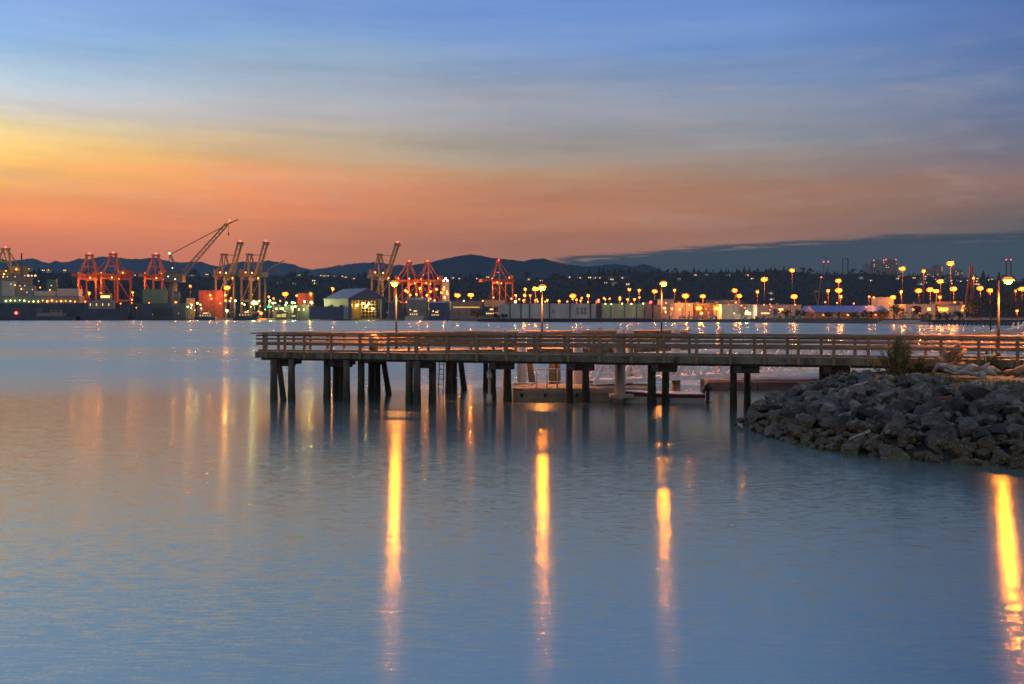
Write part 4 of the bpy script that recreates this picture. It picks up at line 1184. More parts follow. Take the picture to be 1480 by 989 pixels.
mb = MB(); mb.box(a_.x, b_.x, -8, 8, a_.z, b_.z - 4); mb.box(a_.x + 3, b_.x - 9, -6, 6, b_.z - 3.99, b_.z); mb.build('machinery_house', 'crane_dark', t, 0.3)
mb = MB(); mb.tube((local(250, 400, YB, o).x, 0, 0), (local(250, 400, YB, o).x, 0, a_.z), 7, 6, 14); mb.build('pedestal', 'crane_dark', t)
for q in ((246, 400), (256, 404), (252, 388)):
    mb = MB(); p = local(*q, YB, o); p.y = -9; mb.ball(p, .7, 1); mb.build('floodlight', 'white_lamp', t)
# small dark jib crane
o = at(385, 396, YB); o.z = GZ
t = thing('jib_crane', 'small dark jib crane pointing up past the second pale crane', 'crane', o)
mb = MB(); lattice(mb, local(381, 394, YB, o), local(398, 384, YB, o), 2.4, 2.0, 5, .5, .3); mb.bar(local(397, 384.5, YB, o), local(411, 376.5, YB, o), 1.5); mb.build('jib', 'crane_dark', t)
mb = MB(); mb.bar(local(402.5, 382, YB, o), local(402.8, 398, YB, o), .35); mb.build('hoist_rope', 'crane_dark', t)
p = local(383, 398, YB, o); mb = MB(); mb.box(p.x - 5, p.x + 4, -4, 4, p.z - 3, p.z + 5); mb.build('cab', 'crane_dark', t)
mb = MB(); mb.tube((p.x, 0, 0), (p.x, 0, p.z - 3), 2, 1.6, 10); mb.build('tower', 'crane_dark', t)
# derricks and towers on the right
def two_leg(name, label, cat, x0, x1, xt0, xt1, pt, Y, mat, nbr=6, th=1.1, base_py=None, beacon=True):
    o = at((x0 + x1) / 2, 440, Y); o.z = GZ if base_py is None else Z_of(base_py, Y)
    t = thing(name, label, cat, o)
    pb = HY - (o.z - H) * F / Y
    for a_, b_ in ((x0, xt0), (x1, xt1)):
        mb = MB(); mb.bar(local(a_, pb, Y, o), local(b_, pt, Y, o), th); mb.build('leg', mat, t)
    for k in range(1, nbr + 1):
        f = k / nbr
        mb = MB(); p_ = local(x0 + (xt0 - x0) * f, pb + (pt - pb) * f, Y, o); q_ = local(x1 + (xt1 - x1) * f, pb + (pt - pb) * f, Y, o)
        mb.bar(p_, q_, th * .8); mb.build('cross_beam', mat, t)
    if beacon:
        for b_ in (xt0, xt1):
            mb = MB(); mb.ball(local(b_, pt - 1.5, Y, o), Y / F * .8, 1); mb.build('beacon', 'red_lamp', t)
    return t
two_leg('lattice_mast', 'tall twin legged dark mast with two red beacons beside the thin derrick', 'mast', 1188, 1198, 1190.5, 1197, 380, 1700, 'crane_dark', 9, .9)
two_leg('portal_tower', 'dark rectangular portal tower rising over the wooded ridge', 'tower', 1218, 1225.5, 1218, 1225.5, 374, 2900, 'hull_dark', 1, 2.6, 398, False)
two_leg('portal_tower', 'dark portal tower with two red beacons behind the shore pier lamp', 'tower', 1454, 1461.5, 1454.5, 1461, 377, 1900, 'crane_dark', 2, 1.9)
two_leg('derrick', 'reddish two legged derrick leaning behind the cluster of floodlights', 'crane', 1393, 1403, 1403, 1405.5, 385, 1000, 'rust', 5, 1.2, None, False)
o = at(1181, 440, 1250); o.z = GZ
t = thing('derrick', 'thin grey derrick with one red beacon by the blue roofed sheds', 'crane', o)
mb = MB(); mb.bar(local(1182, 444, 1250, o), local(1186.5, 403, 1250, o), 1.0); mb.build('boom', 'crane_white', t)
mb = MB(); mb.bar(local(1172, 425, 1250, o), local(1192, 420, 1250, o), .7); mb.bar(local(1178, 422, 1250, o), local(1182, 444, 1250, o), .8); mb.build('strut', 'crane_white', t)
mb = MB(); p = local(1180, 422, 1250, o); mb.box(p.x - 2.5, p.x + 2.5, -2, 2, p.z - 1, p.z + 2); mb.build('cab', 'crane_white', t)
mb = MB(); mb.ball(local(1187, 401, 1250, o), .9, 1); mb.build('beacon', 'red_lamp', t)

# ---- buildings
def building(name, label, cat, x0, x1, pt, Y, depth, wall, roof=None, rise=0.0, windows=(), win='window', group=None, ridge='x', base=GZ, doors=()):
    a, b = X_of(x0, Y), X_of(x1, Y); hz = Z_of(pt, Y) - base
    t = thing(name, label, cat, ((a + b) / 2, Y, base), 0, group)
    W2 = (b - a) / 2
    mb = MB(); mb.box(-W2, W2, 0, depth, -1, hz); mb.build('wall', wall, t)
    if roof:
        mb = MB()
        if rise <= 0.01: mb.box(-W2 - .4, W2 + .4, -.4, depth + .4, hz + .003, hz + .7)
        elif ridge == 'x': mb.extr([(-.8, 0), (depth + .8, 0), (depth / 2, rise)], (-W2 - .8, 0, hz + .003), (0, 1, 0), (0, 0, 1), (1, 0, 0), 2 * W2 + 1.6)
        else: mb.extr([(-W2 - .8, 0), (W2 + .8, 0), (0, rise)], (0, -.8, hz + .003), (1, 0, 0), (0, 0, 1), (0, 1, 0), depth + 1.6)
        mb.build('roof', roof, t)
    if rise <= 0.01 and W2 > 9 and base == GZ:
        for k in range(max(2, int(W2 / 7))):
            x_ = rnd.uniform(-W2 * .9, W2 * .85); q = rnd.uniform(1.2, 3.2)
            mb = MB(); mb.box(x_, x_ + q * 1.4, 2, 5, hz + .72, hz + .72 + q * .8); mb.build('roof_unit', 'crane_dark' if k % 2 else 'hull_grey', t)
    if W2 > 12 and base == GZ:
        n_ = int(W2 / 4.5)
        for k in range(1, n_):
            x_ = -W2 + 2 * W2 * k / n_
            mb = MB(); mb.box(x_ - .18, x_ + .18, -.14, -.004, 0, hz - .3); mb.build('downpipe', 'quay', t)
    for wx0, wx1, wy0, wy1 in windows:
        p, q = at(wx0, wy1, Y), at(wx1, wy0, Y); o = t.location
        mb = MB(); mb.box(p.x - o.x, q.x - o.x, -.25, -.004, p.z - o.z, q.z - o.z); mb.build('window', win, t)
    for wx0, wx1, wy0, wy1 in doors:
        p, q = at(wx0, wy1, Y), at(wx1, wy0, Y); o = t.location
        mb = MB(); mb.box(p.x - o.x, q.x - o.x, -.2, -.004, p.z - o.z, q.z - o.z); mb.build('door', 'navy_panel', t)
    return t
# gabled hall with the lit interior
YW = 1440
o = Vector((X_of(531, YW), YW, GZ))
t = thing('gabled_hall', 'large gabled shipyard hall with its big door open on a yellow lit interior', 'building', o, R(38))
fx0, fx1, ez, rzz, dep = -31.0, 31.0, Z_of(432, YW) - GZ, Z_of(417.5, YW) - GZ, 74.0
dx0, dx1, dz1 = -25.5, 23.5, Z_of(432.5, YW) - GZ
mid = (fx0 + fx1) / 2
mb = MB(); mb.box(fx0, dx0, 0, 1, -1, ez); mb.box(dx1, fx1, 0, 1, -1, ez); mb.box(dx0 + .01, dx1 - .01, 0, 1, dz1, ez - .01); mb.extr([(fx0, ez + .01), (fx1, ez + .01), (mid, rzz)], (0, 0, 0), (1, 0, 0), (0, 0, 1), (0, 1, 0), 1.0); mb.build('front_wall', 'navy_panel', t)
mb = MB(); mb.box(fx0, fx0 + 1, 1.02, dep, -1, ez - .3); mb.build('side_wall', 'pale_panel', t)
mb = MB(); mb.box(fx1 - 1, fx1, 1.02, dep, -1, ez - .3); mb.build('side_wall', 'navy_panel', t)
mb = MB(); mb.box(fx0 + 1.02, fx1 - 1.02, dep - 1, dep, -1, ez - .3); mb.build('rear_wall', surf('yellow_lit_wall', (.70, .56, .20), .8, .35, .25, (3, 1, .4)), t)
for s_ in (-1, 1):
    e_ = fx0 - 1 if s_ < 0 else fx1 + 1
    mb = MB(); mb.hexa([(e_, -1, ez - .2), (mid, -1, rzz + .3), (mid, dep, rzz + .3), (e_, dep, ez - .2), (e_, -1, ez + .5), (mid, -1, rzz + 1), (mid, dep, rzz + 1), (e_, dep, ez + .5)]); mb.build('roof', 'slate_roof', t)
for k in range(6):
    y_ = 8 + k * 12.0
    mb = MB(); mb.tube((mid, y_, rzz + .9), (mid, y_, rzz + 2.6), 1.1, 1.1, 10); mb.build('roof_vent', 'crane_dark', t)
for k in range(9):      # frames and staging inside, seen through the door
    x_ = dx0 + (dx1 - dx0) * (k + .5) / 9
    mb = MB(); mb.box(x_ - .3, x_ + .3, 14, 15, 0, dz1 - 2); mb.build('staging_post', 'crane_yellow', t)
for z_ in (5, 10, 15, 20):
    mb = MB(); mb.box(dx0 + .5, dx1 - .5, 13, 13.9, z_, z_ + .6); mb.build('staging_deck', 'crane_yellow', t)
for x_, z_ in ((-2, 22), (8, 21), (-12, 19), (14, 14), (3, 17)):
    mb = MB(); mb.ball((mid + x_, 9, z_), .8, 1); mb.build('work_light', M.setdefault('hall', glow('hall_lamp', (1.0, .72, .16), 420.0)), t)
building('shed', 'dark navy shed in front of the pale side of the gabled hall', 'shed', 447, 503, 444, 1432, 5, 'navy_panel', 'navy_panel')
building('annex', 'low navy annex on the far side of the gabled hall', 'building', 562, 580, 438, 1446, 30, 'navy_panel', 'slate_roof', 6, ridge='y')
# grey and green floating dock walls on their pile pier
YD = 985
t = thing('floating_dry_dock', 'long floating dry dock with grey wall panels, a lit green bay and dark end towers', 'dry dock', (X_of(736, YD), YD, GZ - .5))
o = t.location.copy()
def dbox(x0, x1, y0, y1, d0, d1, name, mat):
    p, q = at(x0, y1, YD) - o, at(x1, y0, YD) - o
    mb = MB(); mb.box(p.x, q.x, d0, d1, p.z, q.z); return mb.build(name, mat, t)
for k, (x0, x1, yt) in enumerate(((720, 736.5, 440), (737.5, 752.5, 439.3), (753.5, 765, 439.3), (766, 794, 439), (795, 823.5, 439), (824.5, 853, 439), (854.2, 862, 439.4))):
    dbox(x0, x1, yt, 460, 0, 16, 'wall_panel', 'grey_panel')
for x in (737, 753, 765.5, 794.5, 824, 853.6):
    dbox(x - .75, x + .75, 438.4, 460, -.6, -.02, 'pilaster', 'hull_dark')
dbox(862.4, 869.5, 435, 460.4, -1, 16, 'end_tower', 'hull_dark')
dbox(869.8, 931.5, 439, 459.6, 0, 16, 'lit_bay', 'green_panel')
for x in (883, 903, 920):
    dbox(x - .4, x + .4, 439, 459.6, -.5, -.02, 'pilaster', 'hull_dark')
dbox(932, 942, 437, 460.4, -1, 16, 'end_tower', 'brown_wall')
dbox(718, 945, 460.6, 463.4, -2, 18, 'pontoon', 'hull_dark')
for x in (799, 1): 
    if x == 1: continue
    dbox(x, x + 1.3, 447, 453, -.3, -.02, 'door', 'hull_dark')
for x0, x1, y0, y1 in ((834, 836, 444, 455), (840, 842, 444, 455), (845, 847, 444, 455), (833, 848, 446, 447), (833, 848, 452, 453)):
    dbox(x0, x1, y0, y1, -.2 - (.1 if x1 - x0 > 5 else 0), -.02, 'wall_stencil', 'brown_wall')
for x in (864.5, 940):
    p = at(x, 435.8 if x < 900 else 437, YD) - o; p.y = -2
    mb = MB(); mb.ball(p, 1.3, 2); mb.build('beacon', 'red_lamp', t)
for x, y in ((874.5, 439.5), (883, 440), (898.5, 439), (912, 439.5), (929, 439)):
    p = at(x, y, YD) - o; p.y = -3.4
    mb = MB(); mb.bar(p + Vector((0, 3.3, 0)), p, .25); br = mb.build('lamp_bracket', 'crane_dark', t)
    mb = MB(); mb.ball(p, .75, 1); mb.build('floodlight', 'mercury', br)
# pile pier in front
t = thing('timber_wharf', 'low dark timber wharf on a row of short piles in front of the dry dock', 'wharf', (X_of(690, 930), 930, 0))
o = t.location.copy(); Yq = 930
mb = MB(); mb.box(0, X_of(944, Yq) - o.x, 0, 20, 1.0, 3.0); mb.build('deck', 'quay', t)
n_ = 64
for k in range(n_):
    x_ = (X_of(944, Yq) - o.x) * (k + .3 + rnd.uniform(-.2, .2)) / n_
    mb = MB(); mb.tube((x_, -.5, -2), (x_, -.5, 1.2), .55, .5, 6); mb.build('pile', 'quay', t)

YR = lambda px, d: shoreY(px) + d
building('warehouse', 'pale greenish warehouse just beyond the pair of starry yard lights', 'building', 1043, 1093, 441, YR(1070, 70), 40, 'white_wall', 'pink_wall', windows=[(1060, 1062, 452, 454), (1076, 1092, 451, 455.5)], win='window_w')
building('warehouse', 'long pinkish warehouse between the pale warehouse and the gabled house', 'building', 1094.5, 1158, 441.5, YR(1120, 80), 36, 'pink_wall', 'white_wall', windows=[(1100, 1112, 452, 454), (1125, 1132, 446, 452)], doors=[(1118, 1123, 447, 456)])
building('gabled_house', 'small house with a pale lit gable in front of the blue roofed sheds', 'house', 1163, 1176, 452, YR(1170, 55), 14, 'white_wall', 'blue_roof', 6.0, windows=[(1169, 1171, 447, 449)], ridge='y')
for x0, x1, lab in ((1179, 1212, 'blue roofed shed with an orange lit wall, nearest the gabled house'), (1214, 1252, 'longest blue roofed shed with an orange lit wall'), (1254, 1284, 'blue roofed shed partly behind the dark bushes')):
    building('shed', lab, 'shed', x0, x1, 451.5, YR(1230, 70), 30, 'orange_wall', 'blue_roof', 5.6, windows=[(x0 + 10, x0 + 13, 454, 456.5)])
building('office_block', 'white stepped block behind the blue roofed sheds', 'building', 1270, 1292, 431, YR(1280, 190), 18, 'white_wall', 'white_wall')
building('warehouse', 'low pinkish warehouse behind the two starry yard lights', 'building', 975, 1002, 439, YR(990, 110), 30, 'pink_wall', 'white_wall', windows=[(981, 984, 446, 449)])
building('warehouse', 'long low warehouse with a lit front behind the rear pier lamp', 'building', 956, 974, 433, YR(965, 170), 30, 'pink_wall', 'slate_roof', windows=[(958, 963, 444, 447)])
building('warehouse', 'dim low warehouse beside the pale greenish warehouse', 'building', 1003.5, 1042, 439.5, YR(1020, 130), 30, 'brown_wall', 'slate_roof')
t = building('sign_panel_hut', 'hut with a dark panel of white diagonal bars beside the dry dock tower', 'hut', 944, 955, 440.5, YR(950, 40), 8, 'brown_wall')
o = t.location
for k, (a_, b_) in enumerate((((946, 450), (951, 443)), ((948.5, 451), (953.5, 444)), ((945.5, 445), (949, 441.8)))):
    p, q = at(*a_, o.y) - o, at(*b_, o.y) - o; p.y = q.y = -.2
    mb = MB(); mb.bar(p, q, .3, .8); mb.build('painted_bar', 'white_wall', t)
building('dockside_building', 'pinkish flat building among the floodlights behind the bushes', 'building', 1310, 1352, 441, YR(1330, 120), 24, 'pink_wall', 'white_wall', windows=[(1318, 1322, 446, 449), (1340, 1345, 445, 449)])
building('dockside_building', 'cream flat building with lit front by the leaning derrick', 'building', 1356, 1396, 442, YR(1376, 150), 24, 'white_wall', 'brown_wall', windows=[(1359, 1368, 445, 450)])
# city blocks on the skyline
YC = 3050
def tower(label, x0, x1, pt, mat, wins, red=True, Y=YC, cat='tower block'):
    t = building('tower_block', label, cat, x0, x1, pt, Y, 24, mat, None, 0, base=70.0)
    o = t.location; hz = Z_of(pt, Y) - o.z
    n = max(2, int((x1 - x0) / 2.6))
    for r_ in range(5):
        for k in range(n):
            if rnd.random() < wins * .6:
                x_ = (X_of(x1, Y) - X_of(x0, Y)) * ((k + .5) / n - .5)
                z_ = hz - 5 - r_ * 5.5
                mb = MB(); mb.box(x_ - 1.1, x_ + 1.1, -.3, -.004, z_ - .8, z_ + .8); mb.build('window', 'window_w' if rnd.random() < .5 else 'window', t)
    mb = MB(); W2 = (X_of(x1, Y) - X_of(x0, Y)) / 2; mb.box(-W2 * .5, W2 * .2, 6, 16, hz + .003, hz + 3.5); mb.build('penthouse', mat, t)
    if red:
        for f in (-.85, .8):
            mb = MB(); mb.ball((W2 * f, 1, hz + 2.2), 1.3, 1); mb.build('beacon', 'red_lamp', t)
    return t
tower('narrow pale tower block at the near side of the skyline group', 1251.5, 1258, 382.5, 'tower_grey', .25, False)
tower('broad pale tower block with red beacons, second in the skyline group', 1262, 1279, 377.5, 'tower_grey', .25)
tower('dark brown tower block with red beacons, tallest of the skyline group', 1279.5, 1297, 376.5, 'brown_wall', .3, True)
tower('small grey block between the pale towers', 1258.3, 1261.7, 388, 'brown_wall', .2, False)
tower('brown block topping the orange lit hill houses', 1351, 1363, 384, 'brown_wall', .3, False)
tower('low pinkish block beside the brown block on the hill', 1336, 1350, 389.5, 'tower_grey', .3, False)
tower('low tan block behind the tallest floodlight mast', 1380, 1392, 390, 'brown_wall', .4, False)
# white lit tower among the red cranes
YT = 1590
t = building('lit_tower', 'white tower with a bright crown beside the red gantry crane', 'tower', 639, 649, 408, YT, 9, 'white_wall', 'white_wall', windows=[(641, 643, 414, 418), (645, 647, 420, 424), (641, 644, 428, 432)], win='window_w')
for x_, z_ in ((-3, 2.5), (3, 2.5), (0, 6)):
    mb = MB(); mb.ball((x_, 2, Z_of(408, YT) - GZ + z_), 1.6, 1); mb.build('crown_lamp', 'white_lamp', t)
# teal sign and lit shed
t = thing('green_sign', 'small glowing green sign board above the lit yard', 'sign', at(389, 443.5, 1460)); t.location.z = GZ
z_ = Z_of(443.5, 1460) - GZ
mb = MB(); mb.box(-2.8, 2.8, -.3, .3, z_ - .8, z_ + .8); mb.build('panel', 'teal', t)
mb = MB(); mb.box(-.25, .25, .32, .8, 0, z_); mb.build('post', 'crane_dark', t)
building('lit_shed', 'open yellow lit shed at the water edge below the green sign', 'shed', 399, 415, 452, 1447, 12, 'brown_wall', 'slate_roof', 3.4, ridge='y', windows=[(400, 406, 454.5, 458.5), (407, 413.5, 453.5, 458.5)], win='window_y')
building('lit_shed', 'small yellow lit kiosk past the open lit shed', 'shed', 420, 429, 454, 1447, 8, 'brown_wall', 'slate_roof', windows=[(421.5, 427, 455.5, 458)], win='window_y')
building('yard_building', 'grey yard building with lit windows behind the lit shed', 'building', 396, 420, 443, 1475, 20, 'brown_wall', 'slate_roof', windows=[(398, 401, 445, 447.5), (404, 410, 445, 447.5)], win='window_w')
building('yard_building', 'grey yard building beyond the starry green light', 'building', 428, 446, 442, 1470, 20, 'brown_wall', 'slate_roof', windows=[(431, 433, 446, 449), (438, 440, 446, 449)], win='window_w')
building('yard_building', 'grey blue yard building beside the navy annex', 'building', 588, 618, 434, 1455, 26, 'hull_grey', 'slate_roof', 4, windows=[(619.5, 623, 445, 448), (592, 594, 447, 449), (600, 602, 449, 451)], win='window_w')
building('yard_building', 'grey blue yard building below the white lit tower', 'building', 620, 650, 438, 1450, 26, 'navy_panel', 'slate_roof', 3, windows=[(625, 627, 449, 451), (632, 634, 449, 451)], win='window_w')
building('yard_building', 'low dim building with a greenish lit eave near the dark shoreline trees', 'building', 652, 696, 436, 1330, 26, 'brown_wall', 'slate_roof', windows=[(655, 693, 443.5, 445)], win='window_y')

# conveyor truss beside the dry dock
YV = 1250
o = at(710, 440, YV); o.z = GZ
t = thing('conveyor', 'pale sloping conveyor below the lone red gantry crane', 'conveyor', o)
mb = MB(); lattice(mb, local(704, 436, YV, o), local(721, 411, YV, o), 3.2, 3.2, 6, .6, .4); mb.build('truss', 'crane_white', t)
mb = MB(); p = local(716, 440, YV, o); mb.box(p.x - 14, p.x + 12, -4, 4, p.z - 3, p.z + 5); mb.build('hopper_house', 'hull_grey', t)
for x_ in (706, 718):
    mb = MB(); q_ = local(x_, 436, YV, o); mb.bar((q_.x, 0, 0), (q_.x, 0, local(x_, 434 if x_ == 706 else 416, YV, o).z), .8); mb.build('trestle', 'crane_dark', t)

# containers stacked on the left quay
for (px, py, Y, nx_, nz_, mat, lab) in ((206, 418, 1530, 3, 5, 'cont_green', 'green'), (236, 422, 1535, 2, 4, 'cont_blue', 'dark blue'), (287, 420, 1535, 3, 4, 'cont_red', 'dark red'), (269, 431, 1520, 1, 4, 'cont_orange', 'tan'), (430, 424, 1560, 2, 3, 'cont_red', 'rust'), (1022, 434, 1120, 3, 3, 'cont_blue', 'blue grey'), (1352, 436, 900, 2, 3, 'cont_orange', 'sandy')):
    hz = (Z_of(py, Y) - GZ) / nz_
    first = None
    for i in range(nx_):
        for k in range(nz_):
            loc = (X_of(px, Y) + i * 12.6, Y, GZ + k * (hz + .01))
            if first is None:
                first = thing('container', f'{lab} shipping container in the {lab} stack on the port quay', 'container', loc, 0, f'{lab} containers stacked on the quay')
                mb = MB(); mb.box(0, 12.2, 0, 2.6, 0, hz); mb.build('box', mat, first)
                mb = MB(); mb.box(12.21, 12.3, .1, 2.5, .15, hz - .15); mb.build('door', mat, first)
            else:
                dup(first, loc)

# ---- ships and quays on the left
YS_ = 1500
t = thing('quay_wall', 'long dark quay wall with fender panels along the left shore', 'quay', (X_of(-60, 1490), 1490, 0))
o = t.location.copy()
mb = MB(); p = at(268, 438.5, 1490) - o; mb.box(0, p.x, 0, 14, -1, at(0, 438.5, 1490).z); mb.build('face', 'hull_dark', t)
mb = MB(); mb.box(-2, p.x + 2, -4, -.05, -1, 3.2); mb.build('waterline_beam', 'quay', t)
for x0, x1 in ((220, 250), (52, 62), (130, 133), (190, 194)):
    a_, b_ = at(x0, 457, 1490) - o, at(x1, 446, 1490) - o
    mb = MB(); mb.box(a_.x, b_.x, -.4, -.02, a_.z, b_.z); mb.build('fender_panel', 'black' if x0 == 220 else 'crane_dark', t)
mb = MB(); p = at(24, 452.5, 1490) - o; mb.ball((p.x, -1.5, p.z), 2.0, 2); mb.build('beacon', 'red_lamp', t)
t = thing('docked_ship', 'grey ship lit greenish yellow, docked behind the dark quay', 'ship', (X_of(40, YS_ + 25), YS_ + 25, 0)); o = t.location.copy(); Yq = YS_ + 25
def sbox(x0, x1, y0, y1, d0, d1, name, mat, par=None):
    p, q = at(x0, y1, Yq) - o, at(x1, y0, Yq) - o
    mb = MB(); mb.box(p.x, q.x, d0, d1, p.z, q.z); return mb.build(name, mat, par or t, .15)
sbox(-40, 118, 428, 462, -8, 10, 'hull', 'hull_grey')
sbox(-40, 5, 408, 427.9, -4, 8, 'superstructure', 'hull_grey')
sbox(5.5, 24, 407, 427.9, -6, 8, 'superstructure', 'white_wall')
sbox(24.5, 50, 413, 427.9, -5, 8, 'deck_house', 'hull_grey')
sbox(52, 82, 421, 427.9, -7, 8, 'deck_house', 'white_wall')
sbox(84, 116, 417.5, 427.9, -5, 8, 'cargo_hatch', 'pink_wall')
fn_ = sbox(69, 82, 404, 420.8, -3, 3, 'funnel', 'cont_green'); sbox(68.5, 82.5, 402.5, 404, -3.4, 3.4, 'funnel_cap', 'black', fn_)
sbox(0, 44, 397, 412.8, 0, 7.5, 'bridge', 'brown_wall')
mb = MB(); p, q = at(31, 398, Yq) - o, at(31.3, 366, Yq) - o; mb.bar(p, q, 1.6); 
for y_, w_ in ((371, 3), (380, 5), (386, 4)):
    a_, b_ = at(31 - w_ / 2, y_, Yq) - o, at(31 + w_ / 2, y_, Yq) - o; mb.bar(a_, b_, .6)
mb.build('mast', 'crane_dark', t)
k_ = 0
for x_, y_ in ((9, 400.5), (15, 400.5), (26, 400.5), (13, 392), (40, 399), (45, 399), (50, 399), (55, 399), (20, 411), (26, 412.5), (33, 413.5), (40, 413.5), (35, 418), (51, 419), (60, 407), (76, 419.5), (43, 423), (78, 413), (62, 416)):
    p = at(x_, y_, Yq) - o; p.y = -9
    mb = MB(); mb.ball(p, .9 if x_ not in (55, 45) else 1.8, 1); mb.build('deck_light', 'window_w' if k_ % 3 else 'sodium_soft', t); k_ += 1
for k in range(16):
    p = at(14 + k * 6.6, 436.0 + rnd.uniform(-1.5, .6), Yq) - o; p.y = -11.5
    mb = MB(); mb.ball(p, rnd.uniform(.8, 1.5), 1); mb.build('hull_light', 'mercury' if k < 8 else 'sodium_soft', t)
def workboat(label, x0, x1, yh, Y, hull_m, house_m, flip=1, lights=True):
    t = thing('workboat', label, 'boat', (X_of((x0 + x1) / 2, Y), Y, 0)); o = t.location.copy()
    L2 = (X_of(x1, Y) - X_of(x0, Y)) / 2; hh = Z_of(yh, Y)
    zd = hh * .36
    mb = MB(); mb.extr([(-L2, -.5), (L2 * .9, -.5), (L2 * 1.05, zd * 1.15), (L2 * .5, zd), (-L2, zd * .95)], (0, -4, 0), (flip, 0, 0), (0, 0, 1), (0, 1, 0), 8); mb.build('hull', hull_m, t)
    mb = MB(); mb.box(-L2 * .55, L2 * .45, -3, 3, zd + .01, zd + hh * .26); mb.build('cabin', house_m, t, .1)
    mb = MB(); mb.box(-L2 * .1, L2 * .32, -2.2, 2.2, zd + hh * .262, zd + hh * .48); wh = mb.build('wheelhouse', house_m, t, .1)
    mb = MB(); mb.box(-L2 * .07, L2 * .29, -2.32, -2.21, zd + hh * .34, zd + hh * .42); mb.build('window', 'window' if lights else 'black', wh)
    mb = MB(); mb.bar((0, 0, zd + hh * .49), (0, 0, hh), .5); mb.bar((-2, 0, hh * .92), (2, 0, hh * .92), .3); mb.build('mast', 'crane_dark', t)
    for k in range(4 if lights else 0):
        mb = MB(); x_ = -L2 * .48 + k * L2 * .24; mb.box(x_, x_ + 1.2, -3.15, -3.01, zd + hh * .1, zd + hh * .17); mb.build('window', 'window', t)
    return t
workboat('large dark grey workboat with a tall wheelhouse, moored along the quay wall', 112, 186, 417, 1478, 'hull_dark', 'hull_grey')
workboat('low pale barge boat moored at the outer part of the quay wall', 36, 118, 446, 1478, 'hull_dark', 'hull_grey', -1, False)
workboat('white workboat moored by the grey blue yard buildings', 586, 612, 445, 1405, 'white_wall', 'white_wall')
workboat('dark workboat moored between the yard buildings and the round trees', 618, 642, 447, 1400, 'navy_panel', 'hull_grey', -1)
workboat('small pale boat with rigging moored at the wharf end by the dry dock', 696, 722, 441, 1000, 'hull_grey', 'hull_grey')
workboat('dark fishing boat moored at the shore below the starry green light', 338, 372, 447, 1432, 'hull_dark', 'brown_wall')
workboat('small dark tug moored near the tan container stack', 282, 312, 449, 1450, 'hull_dark', 'hull_grey', -1)

# dock on the right shore
YK = 545
t = thing('shore_dock', 'low timber dock with railings below the dark trees of the right shore', 'dock', (X_of(1341, YK), YK, 0)); o = t.location.copy()
p = at(1500, 463, YK) - o
mb = MB(); mb.box(0, p.x, 0, 10, p.z - .9, p.z); mb.build('deck', 'quay', t)
for k in range(26):
    x_ = p.x * (k + .4) / 26
    mb = MB(); mb.tube((x_, -.2, -2), (x_, -.2, p.z - .9), .3, .3, 6); mb.build('pile', 'quay', t)
    if k % 2 == 0 and k > 7:
        mb = MB(); mb.bar((x_, .3, p.z), (x_, .3, p.z + 1.2), .15); mb.build('rail_post', 'crane_dark', t)
mb = MB(); mb.box(p.x * .3, p.x, .22, .38, p.z + 1.2, p.z + 1.35); mb.build('rail', 'pink_wall', t)
Yp = 330
t = thing('channel_post', 'slim post with a bent arm standing in the water next to the shore pier lamp', 'post', (X_of(1432, Yp), Yp, 0))
h_ = Z_of(449, Yp)
mb = MB(); mb.tube((0, 0, -1), (0, 0, h_), .26, .2, 8); mb.build('pole', 'pole', t)
mb = MB(); mb.path([(0, 0, h_ - .1), (.5, 0, h_ + .8), (1.3, 0, h_ + 1.3)], [.14, .12, .1], 6); mb.build('arm', 'pole', t)

